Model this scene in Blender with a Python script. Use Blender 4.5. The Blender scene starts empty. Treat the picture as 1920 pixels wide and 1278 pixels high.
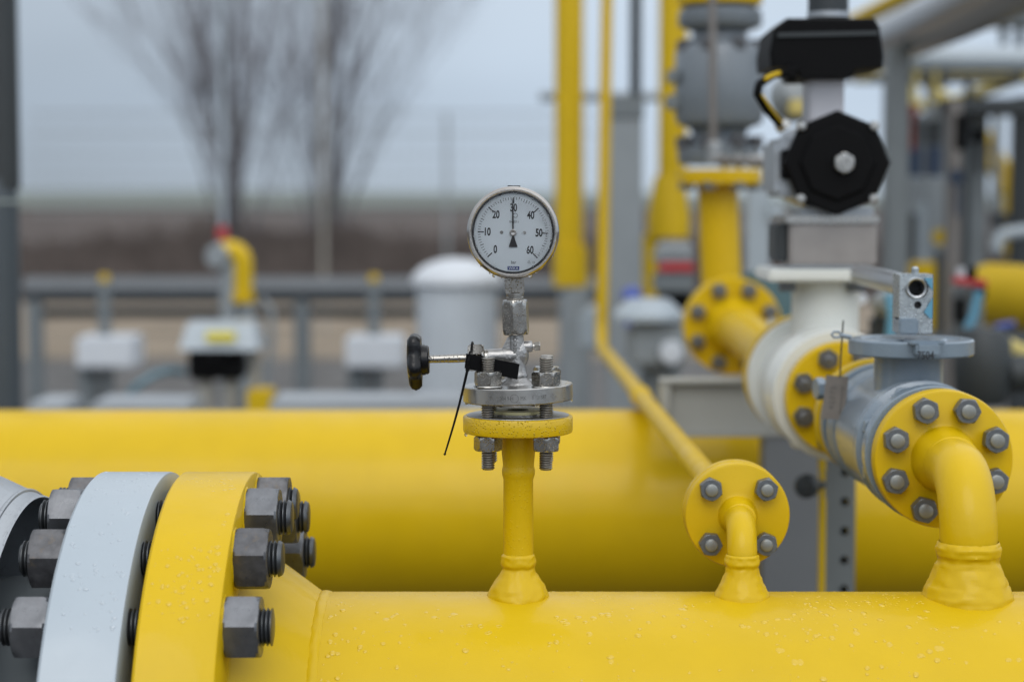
import bpy, bmesh, math, random
from math import sin, cos, tan, atan, pi, radians, sqrt
from mathutils import Vector, Matrix, Quaternion, noise

random.seed(7)
sc = bpy.context.scene
COL = sc.collection

# ------------------------------------------------------------------ camera
FPX, CAMH = 3733.0, 1.6
TH = atan(264 / FPX)
cam_d = bpy.data.cameras.new('camera'); cam = bpy.data.objects.new('camera', cam_d); COL.objects.link(cam)
cam.location = (0, 0, CAMH); cam.rotation_euler = (pi / 2 - TH, 0, 0)
cam_d.sensor_width = 36; cam_d.lens = 70; cam_d.clip_start = 0.05; cam_d.clip_end = 3000
cam_d.dof.use_dof = True; cam_d.dof.focus_distance = 2.165; cam_d.dof.aperture_fstop = 2.8
cam_d.dof.aperture_blades = 9
sc.camera = cam
sc.render.engine = 'CYCLES'
sc.cycles.use_denoising = True
sc.cycles.max_bounces = 10; sc.cycles.transparent_max_bounces = 12
sc.cycles.sample_clamp_indirect = 4.0
sc.view_settings.view_transform = 'Standard'; sc.view_settings.look = 'None'
sc.view_settings.gamma = 1; sc.view_settings.exposure = 0.0

# ------------------------------------------------------------------ world: overcast sky
SUN_EL, SUN_AZ = 46, 190     # azimuth: direction the light comes from, clockwise from +Y
w = bpy.data.worlds.new('World'); sc.world = w; w.use_nodes = True
nt = w.node_tree; nt.nodes.clear(); N = nt.nodes.new; L = nt.links.new
out = N('ShaderNodeOutputWorld'); mix = N('ShaderNodeMixShader'); L(mix.outputs[0], out.inputs[0])
sky = N('ShaderNodeTexSky'); sky.sky_type = 'NISHITA'; sky.sun_disc = False
sky.sun_elevation = radians(SUN_EL); sky.sun_rotation = radians(SUN_AZ); sky.dust_density = 3.0
b1 = N('ShaderNodeBackground'); b1.inputs[1].default_value = 0.1; L(sky.outputs[0], b1.inputs[0])
geo = N('ShaderNodeTexCoord'); sep = N('ShaderNodeSeparateXYZ'); L(geo.outputs['Generated'], sep.inputs[0])
ramp = N('ShaderNodeValToRGB'); L(sep.outputs['Z'], ramp.inputs[0])
cr = ramp.color_ramp; cr.elements[0].position = 0.0; cr.elements[0].color = (.58, .68, .79, 1)
cr.elements[1].position = 1.0; cr.elements[1].color = (1.42, 1.48, 1.55, 1)
for p, c in ((0.05, (.61, .73, .88)), (0.25, (.88, .96, 1.05)), (0.6, (1.25, 1.31, 1.38))):
    e = cr.elements.new(p); e.color = (*c, 1)
nz = N('ShaderNodeTexNoise'); nz.inputs['Scale'].default_value = 2.6; nz.inputs['Detail'].default_value = 3
mp = N('ShaderNodeMapping'); mp.inputs['Scale'].default_value = (1, 1, 2.2); mp.inputs['Location'].default_value = (0.35, 0, 0.2)
L(geo.outputs['Generated'], mp.inputs[0]); L(mp.outputs[0], nz.inputs[0])
mr = N('ShaderNodeMapRange'); mr.inputs[1].default_value = .3; mr.inputs[2].default_value = .7
mr.inputs[3].default_value = .86; mr.inputs[4].default_value = 1.12; L(nz.outputs[0], mr.inputs[0])
# the cloud deck is heavier towards the west (left)
mx = N('ShaderNodeMapRange'); mx.inputs[1].default_value = -.3; mx.inputs[2].default_value = .12
mx.inputs[3].default_value = .66; mx.inputs[4].default_value = 1.0; L(sep.outputs['X'], mx.inputs[0])
mm0 = N('ShaderNodeMath'); mm0.operation = 'MULTIPLY'; L(mr.outputs[0], mm0.inputs[0]); L(mx.outputs[0], mm0.inputs[1])
my = N('ShaderNodeMapRange'); my.inputs[1].default_value = .2; my.inputs[2].default_value = -.7      # thinner cloud behind the viewer
my.inputs[3].default_value = 1.0; my.inputs[4].default_value = 1.45; L(sep.outputs['Y'], my.inputs[0])
mm = N('ShaderNodeMath'); mm.operation = 'MULTIPLY'; L(mm0.outputs[0], mm.inputs[0]); L(my.outputs[0], mm.inputs[1])
vm = N('ShaderNodeVectorMath'); vm.operation = 'SCALE'; L(ramp.outputs[0], vm.inputs[0]); L(mm.outputs[0], vm.inputs['Scale'])
b2 = N('ShaderNodeBackground'); b2.inputs[1].default_value = 1.0; L(vm.outputs[0], b2.inputs[0])
mix.inputs[0].default_value = 0.9; L(b1.outputs[0], mix.inputs[1]); L(b2.outputs[0], mix.inputs[2])
sun_d = bpy.data.lights.new('sun', 'SUN'); sun_d.energy = 0.85; sun_d.angle = radians(40); sun_d.color = (1, .97, .93)
sun = bpy.data.objects.new('sun', sun_d); COL.objects.link(sun)
sdir = Vector((sin(radians(SUN_AZ)) * cos(radians(SUN_EL)), cos(radians(SUN_AZ)) * cos(radians(SUN_EL)), sin(radians(SUN_EL))))
sun.rotation_euler = sdir.to_track_quat('Z', 'Y').to_euler()

# ------------------------------------------------------------------ measuring helpers (photo pixel at a distance -> metres)
def Z(py, y): return CAMH - y * tan(TH + atan((py - 639) / FPX))
def S(py, y): return y / (cos(TH) - (py - 639) / FPX * sin(TH)) / FPX
def X(px, py, y): return (px - 960) * S(py, y)
def P(px, py, y): return Vector((X(px, py, y), y, Z(py, y)))

# ------------------------------------------------------------------ materials
def mat(name, col, rough=.5, metal=0, coat=0, coat_r=.1, var=0.0, var_scale=8, bump=0.0, bump_scale=60, spots=None,
        drops=0.0, drop_scale=260, rvar=0.0, spec=.5, blot=None, dd=.0012):
    m = bpy.data.materials.new(name); m.use_nodes = True
    t = m.node_tree; N = t.nodes.new; L = t.links.new
    b = t.nodes['Principled BSDF']
    b.inputs['Base Color'].default_value = (*col, 1); b.inputs['Roughness'].default_value = rough
    b.inputs['Metallic'].default_value = metal; b.inputs['Coat Weight'].default_value = coat
    b.inputs['Coat Roughness'].default_value = coat_r; b.inputs['Specular IOR Level'].default_value = spec
    tc = N('ShaderNodeTexCoord'); csock = None
    if var or blot:
        n = N('ShaderNodeTexNoise'); n.inputs['Scale'].default_value = var_scale; n.inputs['Detail'].default_value = 6
        n.inputs['Roughness'].default_value = .6
        L(tc.outputs['Object'], n.inputs[0])
        r = N('ShaderNodeMapRange'); r.inputs[1].default_value = .3; r.inputs[2].default_value = .7
        r.inputs[3].default_value = 1 - var; r.inputs[4].default_value = 1 + var
        L(n.outputs[0], r.inputs[0])
        v = N('ShaderNodeVectorMath'); v.operation = 'SCALE'; v.inputs[0].default_value = col; L(r.outputs[0], v.inputs['Scale'])
        csock = v.outputs[0]
    if blot:      # (colour, scale, low, high): dirt or wear patches
        n = N('ShaderNodeTexNoise'); n.inputs['Scale'].default_value = blot[1]; n.inputs['Detail'].default_value = 8
        n.inputs['Roughness'].default_value = .7
        L(tc.outputs['Object'], n.inputs[0])
        r = N('ShaderNodeMapRange'); r.inputs[1].default_value = blot[2]; r.inputs[2].default_value = blot[3]; L(n.outputs[0], r.inputs[0])
        x = N('ShaderNodeMix'); x.data_type = 'RGBA'; L(r.outputs[0], x.inputs[0]); L(csock, x.inputs[6]); x.inputs[7].default_value = (*blot[0], 1)
        csock = x.outputs[2]
    if csock is not None: L(csock, b.inputs['Base Color'])
    if rvar:
        n = N('ShaderNodeTexNoise'); n.inputs['Scale'].default_value = var_scale * 2.3; n.inputs['Detail'].default_value = 5
        L(tc.outputs['Object'], n.inputs[0])
        r = N('ShaderNodeMapRange'); r.inputs[1].default_value = .3; r.inputs[2].default_value = .7
        r.inputs[3].default_value = max(.02, rough - rvar); r.inputs[4].default_value = rough + rvar
        L(n.outputs[0], r.inputs[0]); L(r.outputs[0], b.inputs['Roughness'])
    prev = None
    if bump:
        n = N('ShaderNodeTexNoise'); n.inputs['Scale'].default_value = bump_scale; n.inputs['Detail'].default_value = 4
        L(tc.outputs['Object'], n.inputs[0])
        bp = N('ShaderNodeBump'); bp.inputs['Strength'].default_value = bump; bp.inputs['Distance'].default_value = .002
        L(n.outputs[0], bp.inputs['Height']); prev = bp
    if drops:     # fine rain beads: small rounded bumps
        vo = N('ShaderNodeTexVoronoi'); vo.inputs['Scale'].default_value = drop_scale; vo.inputs['Randomness'].default_value = 1
        L(tc.outputs['Object'], vo.inputs['Vector'])
        r = N('ShaderNodeMapRange'); r.interpolation_type = 'SMOOTHSTEP'
        r.inputs[1].default_value = .42; r.inputs[2].default_value = .05; r.inputs[3].default_value = 0; r.inputs[4].default_value = 1
        L(vo.outputs['Distance'], r.inputs[0])
        sp = N('ShaderNodeSeparateColor'); L(vo.outputs['Color'], sp.inputs[0])
        g = N('ShaderNodeMath'); g.operation = 'GREATER_THAN'; g.inputs[1].default_value = .45; L(sp.outputs[0], g.inputs[0])
        ml = N('ShaderNodeMath'); ml.operation = 'MULTIPLY'; L(r.outputs[0], ml.inputs[0]); L(g.outputs[0], ml.inputs[1])
        bp = N('ShaderNodeBump'); bp.inputs['Strength'].default_value = drops; bp.inputs['Distance'].default_value = dd
        L(ml.outputs[0], bp.inputs['Height'])
        if prev: L(prev.outputs[0], bp.inputs['Normal'])
        prev = bp
    if prev:
        L(prev.outputs[0], b.inputs['Normal']); L(prev.outputs[0], b.inputs['Coat Normal'])
    return m

YEL = (.58, .378, .0013)
M = {}
M['yellow'] = mat('yellow_paint', YEL, .45, spec=.2, coat=.17, coat_r=.10, var=.05, var_scale=7, bump=.22, bump_scale=75, rvar=.08, blot=((.62, .36, .01), 3.5, .60, .80))
M['yellow_wet'] = mat('wet_yellow_paint', YEL, .45, spec=.2, coat=.17, coat_r=.12, var=.045, var_scale=11, bump=.16, bump_scale=70, drops=.35, drop_scale=330, rvar=.1)
M['yellow_rain'] = mat('rain_beaded_yellow_paint', YEL, .38, spec=.3, coat=.45, coat_r=.06, var=.04, var_scale=20, bump=.15, bump_scale=120, drops=.9, drop_scale=400)
M['yellow_far'] = mat('faded_yellow_paint', (.58, .385, .004), .55, spec=.25, coat=.12, coat_r=.25, var=.06)
M['pale_yellow'] = mat('pale_yellow_paint', (.52, .43, .14), .55, var=.06)
M['ltgrey'] = mat('light_grey_paint', (.345, .395, .435), .38, coat=.3, coat_r=.15, var=.03, var_scale=9, bump=.08, bump_scale=80, rvar=.06, blot=((.40, .43, .45), 22, .66, .8))
M['grey'] = mat('grey_paint', (.235, .26, .275), .5, coat=.2, var=.06, bump=.05)
M['midgrey'] = mat('mid_grey_paint', (.145, .165, .175), .5, coat=.2, var=.07, bump=.05)
M['dkgrey'] = mat('dark_grey_paint', (.024, .030, .034), .55, var=.1)
M['bluegrey'] = mat('blue_grey_valve_paint', (.165, .215, .265), .35, coat=.7, coat_r=.10, var=.05, var_scale=14, bump=.12, bump_scale=110, drops=.2, drop_scale=260)
M['white'] = mat('white_paint', (.63, .645, .61), .4, coat=.3, var=.03, bump=.05)
M['whitebox'] = mat('off_white_plastic', (.56, .59, .63), .5, var=.04)
M['stainless'] = mat('stainless_steel', (.44, .43, .41), .30, metal=1, var=.06, var_scale=30, bump=.05, bump_scale=300, rvar=.08)
M['stainless_wet'] = mat('rain_beaded_steel', (.36, .345, .32), .22, metal=1, var=.10, var_scale=40, drops=1.0, dd=.0035, drop_scale=560, rvar=.08)
M['cast'] = mat('cast_steel', (.34, .335, .33), .36, metal=.9, var=.08, var_scale=60, bump=.35, bump_scale=420)
M['bezel'] = mat('polished_steel', (.46, .43, .40), .20, metal=1, var=.06, bump=.06, bump_scale=240)
M['nut'] = mat('oiled_dark_steel', (.145, .150, .160), .36, metal=.75, var=.22, var_scale=45, bump=.07, bump_scale=420, rvar=.12, blot=((.17, .17, .18), 60, .55, .75))
M['nut_worn'] = mat('worn_dark_steel', (.10, .10, .105), .42, metal=.7, var=.28, var_scale=70, bump=.07, bump_scale=420, rvar=.14, blot=((.16, .13, .10), 40, .58, .72))
M['thread'] = mat('dark_threaded_steel', (.085, .09, .095), .38, metal=.75, var=.2, var_scale=80)
M['brightthread'] = mat('threaded_steel', (.33, .31, .28), .28, metal=1, var=.2, var_scale=90)
M['stud_end'] = mat('stud_end_steel', (.24, .25, .24), .45, metal=.6, var=.12, var_scale=90)
M['smallnut'] = mat('zinc_grey_nut', (.145, .155, .165), .4, metal=.6, var=.15, var_scale=60, bump=.15, bump_scale=300)
M['black'] = mat('black_plastic', (.004, .004, .005), .3, spec=.25, coat=.15, coat_r=.1, bump=.1, bump_scale=200, drops=.2, drop_scale=330)
M['blackmat'] = mat('matt_black_plastic', (.003, .003, .0035), .55, spec=.10, var=.2, bump=.08, bump_scale=150)
M['dial'] = mat('dial_white', (.80, .85, .88), .55, var=.012, var_scale=60)
M['ink'] = mat('black_ink', (.012, .012, .015), .5)
M['blueink'] = mat('blue_ink', (.02, .045, .22), .5)
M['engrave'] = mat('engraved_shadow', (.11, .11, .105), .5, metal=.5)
M['clad'] = mat('aluminium_sheet', (.42, .44, .46), .36, metal=.9, var=.05, var_scale=20, bump=.15, bump_scale=60, drops=.4, drop_scale=220, blot=((.34, .30, .24), 16, .6, .75))
M['red'] = mat('red_paint', (.42, .03, .035), .4, coat=.3)
M['blue'] = mat('blue_paint', (.03, .07, .36), .4, coat=.3)
M['cyan'] = mat('light_blue_paint', (.09, .27, .40), .45, coat=.2)
M['navy'] = mat('navy_plastic', (.012, .03, .07), .4)
M['teal'] = mat('teal_paint', (.09, .17, .21), .45)
M['tagsteel'] = mat('stamped_plate', (.20, .185, .175), .5, metal=.5, var=.12, var_scale=60)
M['concrete'] = mat('wet_concrete', (.31, .335, .36), .5, var=.10, var_scale=3, bump=.4, bump_scale=30)
M['bark'] = mat('bark', (.055, .05, .052), .85, var=.3, var_scale=12)
M['twig'] = mat('twig', (.17, .165, .18), .85, var=.25)
M['post'] = mat('weathered_post', (.30, .29, .26), .8, var=.15)
M['label'] = mat('yellow_label', (.70, .60, .06), .5)
M['rust'] = mat('rusty_red', (.20, .03, .015), .7, var=.2)
M['brass'] = mat('gasket', (.62, .56, .30), .4, metal=.3)

def glassy(name, ior, rough=0.0, col=(1, 1, 1)):
    m = bpy.data.materials.new(name); m.use_nodes = True; b = m.node_tree.nodes['Principled BSDF']
    b.inputs['Base Color'].default_value = (*col, 1); b.inputs['Transmission Weight'].default_value = 1
    b.inputs['IOR'].default_value = ior; b.inputs['Roughness'].default_value = rough
    return m
M['water'] = glassy('rain_water', 1.33)
def film(name, tint):
    m = bpy.data.materials.new(name); m.use_nodes = True; t = m.node_tree; t.nodes.clear()
    o = t.nodes.new('ShaderNodeOutputMaterial'); mx = t.nodes.new('ShaderNodeMixShader'); tr = t.nodes.new('ShaderNodeBsdfTransparent')
    tr.inputs[0].default_value = (*tint, 1)
    gl = t.nodes.new('ShaderNodeBsdfGlossy'); gl.inputs['Roughness'].default_value = .05; fr = t.nodes.new('ShaderNodeFresnel')
    fr.inputs[0].default_value = 1.4
    t.links.new(fr.outputs[0], mx.inputs[0]); t.links.new(tr.outputs[0], mx.inputs[1]); t.links.new(gl.outputs[0], mx.inputs[2]); t.links.new(mx.outputs[0], o.inputs[0])
    return m
M['bead_yellow'] = mat('rain_bead_on_yellow', YEL, .35, spec=.3, coat=.8, coat_r=.02)
M['bead_grey'] = mat('rain_bead_on_grey', (.345, .395, .435), .30, coat=1.0, coat_r=.02)
M['rain'] = film('rain_drop_water', (.97, .965, .95))
def pane_mat():
    m = bpy.data.materials.new('window_glass'); m.use_nodes = True; t = m.node_tree; t.nodes.clear()
    o = t.nodes.new('ShaderNodeOutputMaterial'); mx = t.nodes.new('ShaderNodeMixShader'); tr = t.nodes.new('ShaderNodeBsdfTransparent')
    tr.inputs[0].default_value = (.99, .995, 1, 1)
    gl = t.nodes.new('ShaderNodeBsdfGlossy'); gl.inputs['Roughness'].default_value = .03; fr = t.nodes.new('ShaderNodeFresnel')
    fr.inputs[0].default_value = 1.5
    t.links.new(fr.outputs[0], mx.inputs[0]); t.links.new(tr.outputs[0], mx.inputs[1]); t.links.new(gl.outputs[0], mx.inputs[2]); t.links.new(mx.outputs[0], o.inputs[0])
    return m
M['pane'] = pane_mat()

# ------------------------------------------------------------------ mesh builder
def frame(o, d=(0, 0, 1), roll=0.0):
    """matrix whose z axis runs along d; its x axis is the part of world X (or Y) square to d"""
    z = Vector(d).normalized(); ref = Vector((1, 0, 0)) if abs(z.x) < .9 else Vector((0, -1, 0))
    x = (ref - z * ref.dot(z)).normalized(); y = z.cross(x)
    m = Matrix((x, y, z)).transposed().to_4x4()
    return Matrix.Translation(Vector(o)) @ m @ Matrix.Rotation(roll, 4, 'Z')
I4 = Matrix.Identity(4)
class MB:
    def __init__(s): s.v = []; s.f = []
    def add(s, vs, fs, m=I4):
        k = len(s.v); s.v += [m @ Vector(p) for p in vs]; s.f += [[k + i for i in f] for f in fs]; return s
    def lathe(s, prof, m=I4, n=48, caps=True, fn=None, a0=0.0, a1=2 * pi):
        """prof: (radius, height) list along z"""
        full = abs(a1 - a0) > 2 * pi - 1e-6; vs = []; fs = []; c = n if full else n + 1
        for r, h in prof:
            for i in range(c):
                a = a0 + (a1 - a0) * i / n; rr = fn(r, h, a) if fn else r
                vs.append((rr * cos(a), rr * sin(a), h))
        for j in range(len(prof) - 1):
            for i in range(n):
                i2 = (i + 1) % c
                fs.append([j * c + i, j * c + i2, (j + 1) * c + i2, (j + 1) * c + i])
        if caps and full:
            if prof[0][0] > 1e-6: fs.append([i for i in range(c)][::-1])
            if prof[-1][0] > 1e-6: fs.append([(len(prof) - 1) * c + i for i in range(c)])
        return s.add(vs, fs, m)
    def box(s, c, d, m=I4, bev=0.0, rz=0.0):
        x, y, z = d[0] / 2, d[1] / 2, d[2] / 2
        bm = bmesh.new(); bmesh.ops.create_cube(bm, size=1)
        for v in bm.verts: v.co = Vector((v.co.x * d[0], v.co.y * d[1], v.co.z * d[2]))
        if bev: bmesh.ops.bevel(bm, geom=bm.edges[:], offset=bev, segments=2, affect='EDGES')
        bm.verts.index_update(); mm = m @ Matrix.Translation(Vector(c)) @ Matrix.Rotation(rz, 4, 'Z')
        s.add([v.co.copy() for v in bm.verts], [[v.index for v in f.verts] for f in bm.faces], mm); bm.free(); return s
    def tube(s, pts, r, n=20, cap=True, fn=None):
        pts = [Vector(p) for p in pts]; rs = r if isinstance(r, (list, tuple)) else [r] * len(pts)
        vs = []; fs = []; up = None
        for i, p in enumerate(pts):
            t = ((pts[i + 1] if i + 1 < len(pts) else p) - (pts[i - 1] if i else p)).normalized()
            if up is None:
                ref = Vector((1, 0, 0)) if abs(t.x) < .8 else Vector((0, 1, 0)); up = (ref - t * ref.dot(t)).normalized()
            else: up = (up - t * up.dot(t)).normalized()
            w_ = t.cross(up)
            for k in range(n):
                a = 2 * pi * k / n; rr = rs[i] if fn is None else fn(rs[i], i, a)
                vs.append(p + (up * cos(a) + w_ * sin(a)) * rr)
        for j in range(len(pts) - 1):
            for k in range(n):
                fs.append([j * n + k, j * n + (k + 1) % n, (j + 1) * n + (k + 1) % n, (j + 1) * n + k])
        if cap: fs.append(list(range(n))[::-1]); fs.append([(len(pts) - 1) * n + k for k in range(n)])
        return s.add(vs, fs)
    def prism(s, poly, h0, h1, m=I4, bev=0.0):
        """polygon in the local xy plane extruded from h0 to h1; bev chamfers both ends inwards"""
        n = len(poly); cx = sum(p[0] for p in poly) / n; cy = sum(p[1] for p in poly) / n
        def ring(k, h): return [(cx + (p[0] - cx) * k, cy + (p[1] - cy) * k, h) for p in poly]
        if bev:
            R = max(math.hypot(p[0] - cx, p[1] - cy) for p in poly); k = 1 - bev / R
            rings = [ring(k, h0), ring(1, h0 + bev), ring(1, h1 - bev), ring(k, h1)]
        else: rings = [ring(1, h0), ring(1, h1)]
        vs = [p for r_ in rings for p in r_]; fs = []
        for j in range(len(rings) - 1):
            for i in range(n): fs.append([j * n + i, j * n + (i + 1) % n, (j + 1) * n + (i + 1) % n, (j + 1) * n + i])
        fs.append(list(range(n))[::-1]); fs.append([(len(rings) - 1) * n + i for i in range(n)])
        return s.add(vs, fs, m)
    def nut(s, af, h, m=I4, chamfer=.16):
        """hexagon nut with turned, rounded end chamfers, axis z from 0 to h"""
        R = af / sqrt(3); n = 48; prof = [(.86, 0), (.90, .02), (.965, .085), (1.01, .16), (1.2, .30), (1.2, .70), (1.01, .84), (.965, .915), (.90, .98), (.86, 1)]
        vs = []; fs = []
        for k, t in prof:
            for i in range(n):
                a = 2 * pi * i / n; hexr = (af / 2) / cos(((a + pi / 6) % (pi / 3)) - pi / 6)
                vs.append((min(hexr, R * k) * cos(a), min(hexr, R * k) * sin(a), t * h))
        for j in range(len(prof) - 1):
            for i in range(n): fs.append([j * n + i, j * n + (i + 1) % n, (j + 1) * n + (i + 1) % n, (j + 1) * n + i])
        fs.append(list(range(n))[::-1]); fs.append([(len(prof) - 1) * n + i for i in range(n)])
        return s.add(vs, fs, m)
    def thread(s, r, h0, h1, pitch, m=I4, n=28, depth=.17):
        prof = [(0.0001, h0), (r * .8, h0)]; h = h0 + pitch * .35
        while h < h1 - pitch * .6:
            prof += [(r * (1 - depth), h), (r, h + pitch * .35), (r, h + pitch * .55)]; h += pitch
        prof += [(r * .9, h1 - pitch * .2), (r * .8, h1), (.0001, h1)]
        return s.lathe(prof, m, n, caps=False)
    def mesh(s, name, off=Vector((0, 0, 0)), ang=30):
        me = bpy.data.meshes.new(name); me.from_pydata([Vector(v) - off for v in s.v], [], s.f); me.validate()
        bm = bmesh.new(); bm.from_mesh(me); bmesh.ops.recalc_face_normals(bm, faces=bm.faces[:]); bm.to_mesh(me); bm.free()
        if ang:
            me.polygons.foreach_set('use_smooth', [True] * len(me.polygons)); me.set_sharp_from_angle(angle=radians(ang))
        return me

W = {}
def tag(o, label=None, cat=None, group=None, kind=None):
    if label: o['label'] = label
    if cat: o['category'] = cat
    if group: o['group'] = group
    if kind: o['kind'] = kind
    return o
def thing(name, loc, label, cat, group=None):
    o = bpy.data.objects.new(name, None); COL.objects.link(o); o.location = loc; o.empty_display_size = .05
    W[o.name] = Vector(loc); return tag(o, label, cat, group)
def mk(name, mb, m, parent=None, ang=30, **kw):
    off = W[parent.name] if parent else Vector((0, 0, 0))
    o = bpy.data.objects.new(name, mb.mesh(name, off, ang)); COL.objects.link(o)
    o.data.materials.append(M[m] if isinstance(m, str) else m)
    if parent: o.parent = parent; W[o.name] = off
    else: W[o.name] = Vector((0, 0, 0))
    return tag(o, **kw)
def inst(name, me, parent, mw=None, mlocal=None):
    """object sharing mesh me, placed by a world matrix (mw) or a matrix in its parent's own space"""
    o = bpy.data.objects.new(name, me); COL.objects.link(o); o.parent = parent
    o.matrix_basis = mlocal if mlocal is not None else Matrix.Translation(-W[parent.name]) @ mw
    return o
CACHE = {}
def stud_set(parent, pos, d, r, L0, L1, nuts, af, nh, mstud='thread', mnut='nut', roll=0.0, pitch=.003, rolls=None, name='stud_bolt'):
    """threaded stud through pos along d from L0 to L1, nuts starting at the given heights"""
    key = (r, L0, L1, pitch, mstud)
    if key not in CACHE:
        me = MB().thread(r, L0, L1, pitch).mesh('stud_bolt'); me.materials.append(M[mstud]); CACHE[key] = me
    kn = (af, nh, mnut)
    if kn not in CACHE:
        me = MB().nut(af, nh).mesh('hex_nut', ang=24); me.materials.append(M[mnut]); CACHE[kn] = me
    st = inst(name, CACHE[key], parent, mw=frame(pos, d))
    for i, h in enumerate(nuts):
        inst('hex_nut', CACHE[kn], st, mlocal=Matrix.Translation((0, 0, h)) @ Matrix.Rotation((rolls[i] if rolls else roll), 4, 'Z'))
    return st
def bend(p0, p1, p2, r, n=10):
    """points from p0 to p2 with a rounded corner at p1"""
    p0, p1, p2 = Vector(p0), Vector(p1), Vector(p2); a = (p0 - p1).normalized(); b = (p2 - p1).normalized()
    th = a.angle(b); t = r / tan(th / 2); c = p1 + (a + b).normalized() * (r / sin(th / 2)); s0 = p1 + a * t; s1 = p1 + b * t
    pts = [p0]; u = s0 - c; v = s1 - c; an = u.angle(v)
    for i in range(n + 1):
        k = i / n; pts.append(c + (u * sin((1 - k) * an) + v * sin(k * an)) / sin(an))
    pts.append(p2); return pts
def text_mb(s, size, m=I4, sx=1.0, depth=.0003, wrap=None, align='CENTER', bold=0.0):
    """letters as thin solid shapes; wrap=(radius) rolls the line round a vertical cylinder facing -Y"""
    c = bpy.data.curves.new('t', 'FONT'); c.body = s; c.size = size; c.extrude = depth; c.align_x = align; c.align_y = 'CENTER'; c.offset = bold
    c.resolution_u = 4
    o = bpy.data.objects.new('t', c); COL.objects.link(o)
    dg = bpy.context.evaluated_depsgraph_get(); me = bpy.data.meshes.new_from_object(o.evaluated_get(dg))
    vs = [Vector((v.co.x * sx, v.co.y, v.co.z)) for v in me.vertices]; fs = [list(p.vertices) for p in me.polygons]
    bpy.data.objects.remove(o); bpy.data.curves.remove(c); bpy.data.meshes.remove(me)
    if wrap: vs = [Vector((wrap * sin(v.x / wrap), -wrap * cos(v.x / wrap) - v.z, v.y)) for v in vs]
    mb = MB(); mb.add(vs, fs, m); return mb
def flange_prof(R, t, c=.003, bore=.0001): return [(bore, 0), (R - c, 0), (R - c * .3, c * .3), (R, c), (R, t - c), (R - c * .3, t - c * .3), (R - c, t), (bore, t)]
def wob(amp, sc_, seed=0):
    return lambda r, h, a: r * (1 + amp * noise.noise(Vector((cos(a) * sc_ + seed, sin(a) * sc_, h * 160))))
def dome_drop(mb, p, nrm, r, h, stretch=1.0, ang=0.0):
    m = frame(p, nrm, ang); n = 10; rings = [(1, -.15), (.93, .28), (.72, .66), (.4, .92)]
    vs = []; fs = []; k1, k2 = random.uniform(-.12, .12), random.uniform(0, 6)
    for rr, hh in rings:
        for i in range(n):
            a = 2 * pi * i / n; q = r * rr * (1 + k1 * cos(2 * a + k2)); vs.append((q * cos(a), q * sin(a) * stretch, hh * h))
    vs.append((0, 0, h))
    for j in range(3):
        for i in range(n): fs.append([j * n + i, j * n + (i + 1) % n, (j + 1) * n + (i + 1) % n, (j + 1) * n + i])
    for i in range(n): fs.append([3 * n + i, 3 * n + (i + 1) % n, 4 * n])
    mb.add(vs, fs, m)
XR = (1, 0, 0)

# ================================================================== FOREGROUND: main yellow pipe
PY, PZ, PR, FR = 2.19, 0.959, 0.203, 0.338
AX = frame((0, PY, PZ), XR)                       # z of this frame runs along world X
t = thing('gas_pipe', (0.3, PY, PZ), 'thick glossy yellow pipe in the foreground with a bolted flange and three welded branches', 'pipe')
prof = [(.15, -.30), (.256, -.30), (.256, -.288), (.247, -.276), (.2306, -.252), (.2065, -.219), (.2035, -.214)]
xs = -.2145
while xs < 2.6: prof.append((PR, xs)); xs += .012 if xs < -.2 else .35
prof.append((.0001, 2.6))
mk('pipe_body', MB().lathe(prof, AX, 160), 'yellow', t)
wd = [(.200, -.2175)] + [(.203 + .0017 * sin(pi * k / 8), -.2165 + .0135 * k / 8) for k in range(9)] + [(.200, -.2025)]
mk('weld_seam', MB().lathe(wd, AX, 220, caps=False, fn=lambda r, h, a: r + (.0010 * noise.noise(Vector((cos(a) * 30, sin(a) * 30, h * 200))) if r > .2025 else 0)), 'yellow', t, ang=60)
fl = [(.12, -.3755), (.235, -.3755), (.235, -.3695), (FR - .003, -.3695), (FR, -.3665), (FR, -.2915), (FR - .0012, -.2892), (FR - .0035, -.288), (.12, -.288)]
FLG = mk('pipe_flange', MB().lathe(fl, AX, 220, caps=False), 'yellow', t)

def rain(parent, xr, ar, count, rad, axis_y=PY, axis_z=PZ, R=PR, avoid=(), clump=.0, smin=.0006, smax=.0032, m='bead_yellow'):
    """rain drops lying on a horizontal cylinder: xr along X, ar degrees from the crown towards the camera"""
    mb = MB(); k = 0
    while k < count:
        x = random.uniform(*xr); a = radians(random.uniform(*ar))
        if any(abs(x - q) < d for q, d in avoid) and a < .35: continue
        if noise.noise(Vector((x * 9, a * 4, 1.3))) < random.uniform(-.5, .25) + clump: continue
        n_ = Vector((0, -sin(a), cos(a))); p = Vector((x, axis_y, axis_z)) + n_ * R
        r = smin + (smax - smin) * random.random() ** 2.6
        dome_drop(mb, p, n_, r, r * random.uniform(.20, .32), random.uniform(.75, 1.15)); k += 1
    return mk('rain_drops', mb, m, parent, ang=60, kind='stuff')
B1x = X(972, 1000, PY); B2x = X(1392, 1000, PY); B3x = X(1816, 1000, PY)
rain(t, (-.20, .62), (-10, 12), 900, PR, avoid=((B1x, .037), (B2x, .036), (B3x, .056)), smin=.0004, smax=.0017)
rain(t, (-.20, .62), (8, 48), 430, PR, avoid=((B1x, .037), (B2x, .036), (B3x, .056)), smin=.0007, smax=.0042)
mbw = MB()
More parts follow.
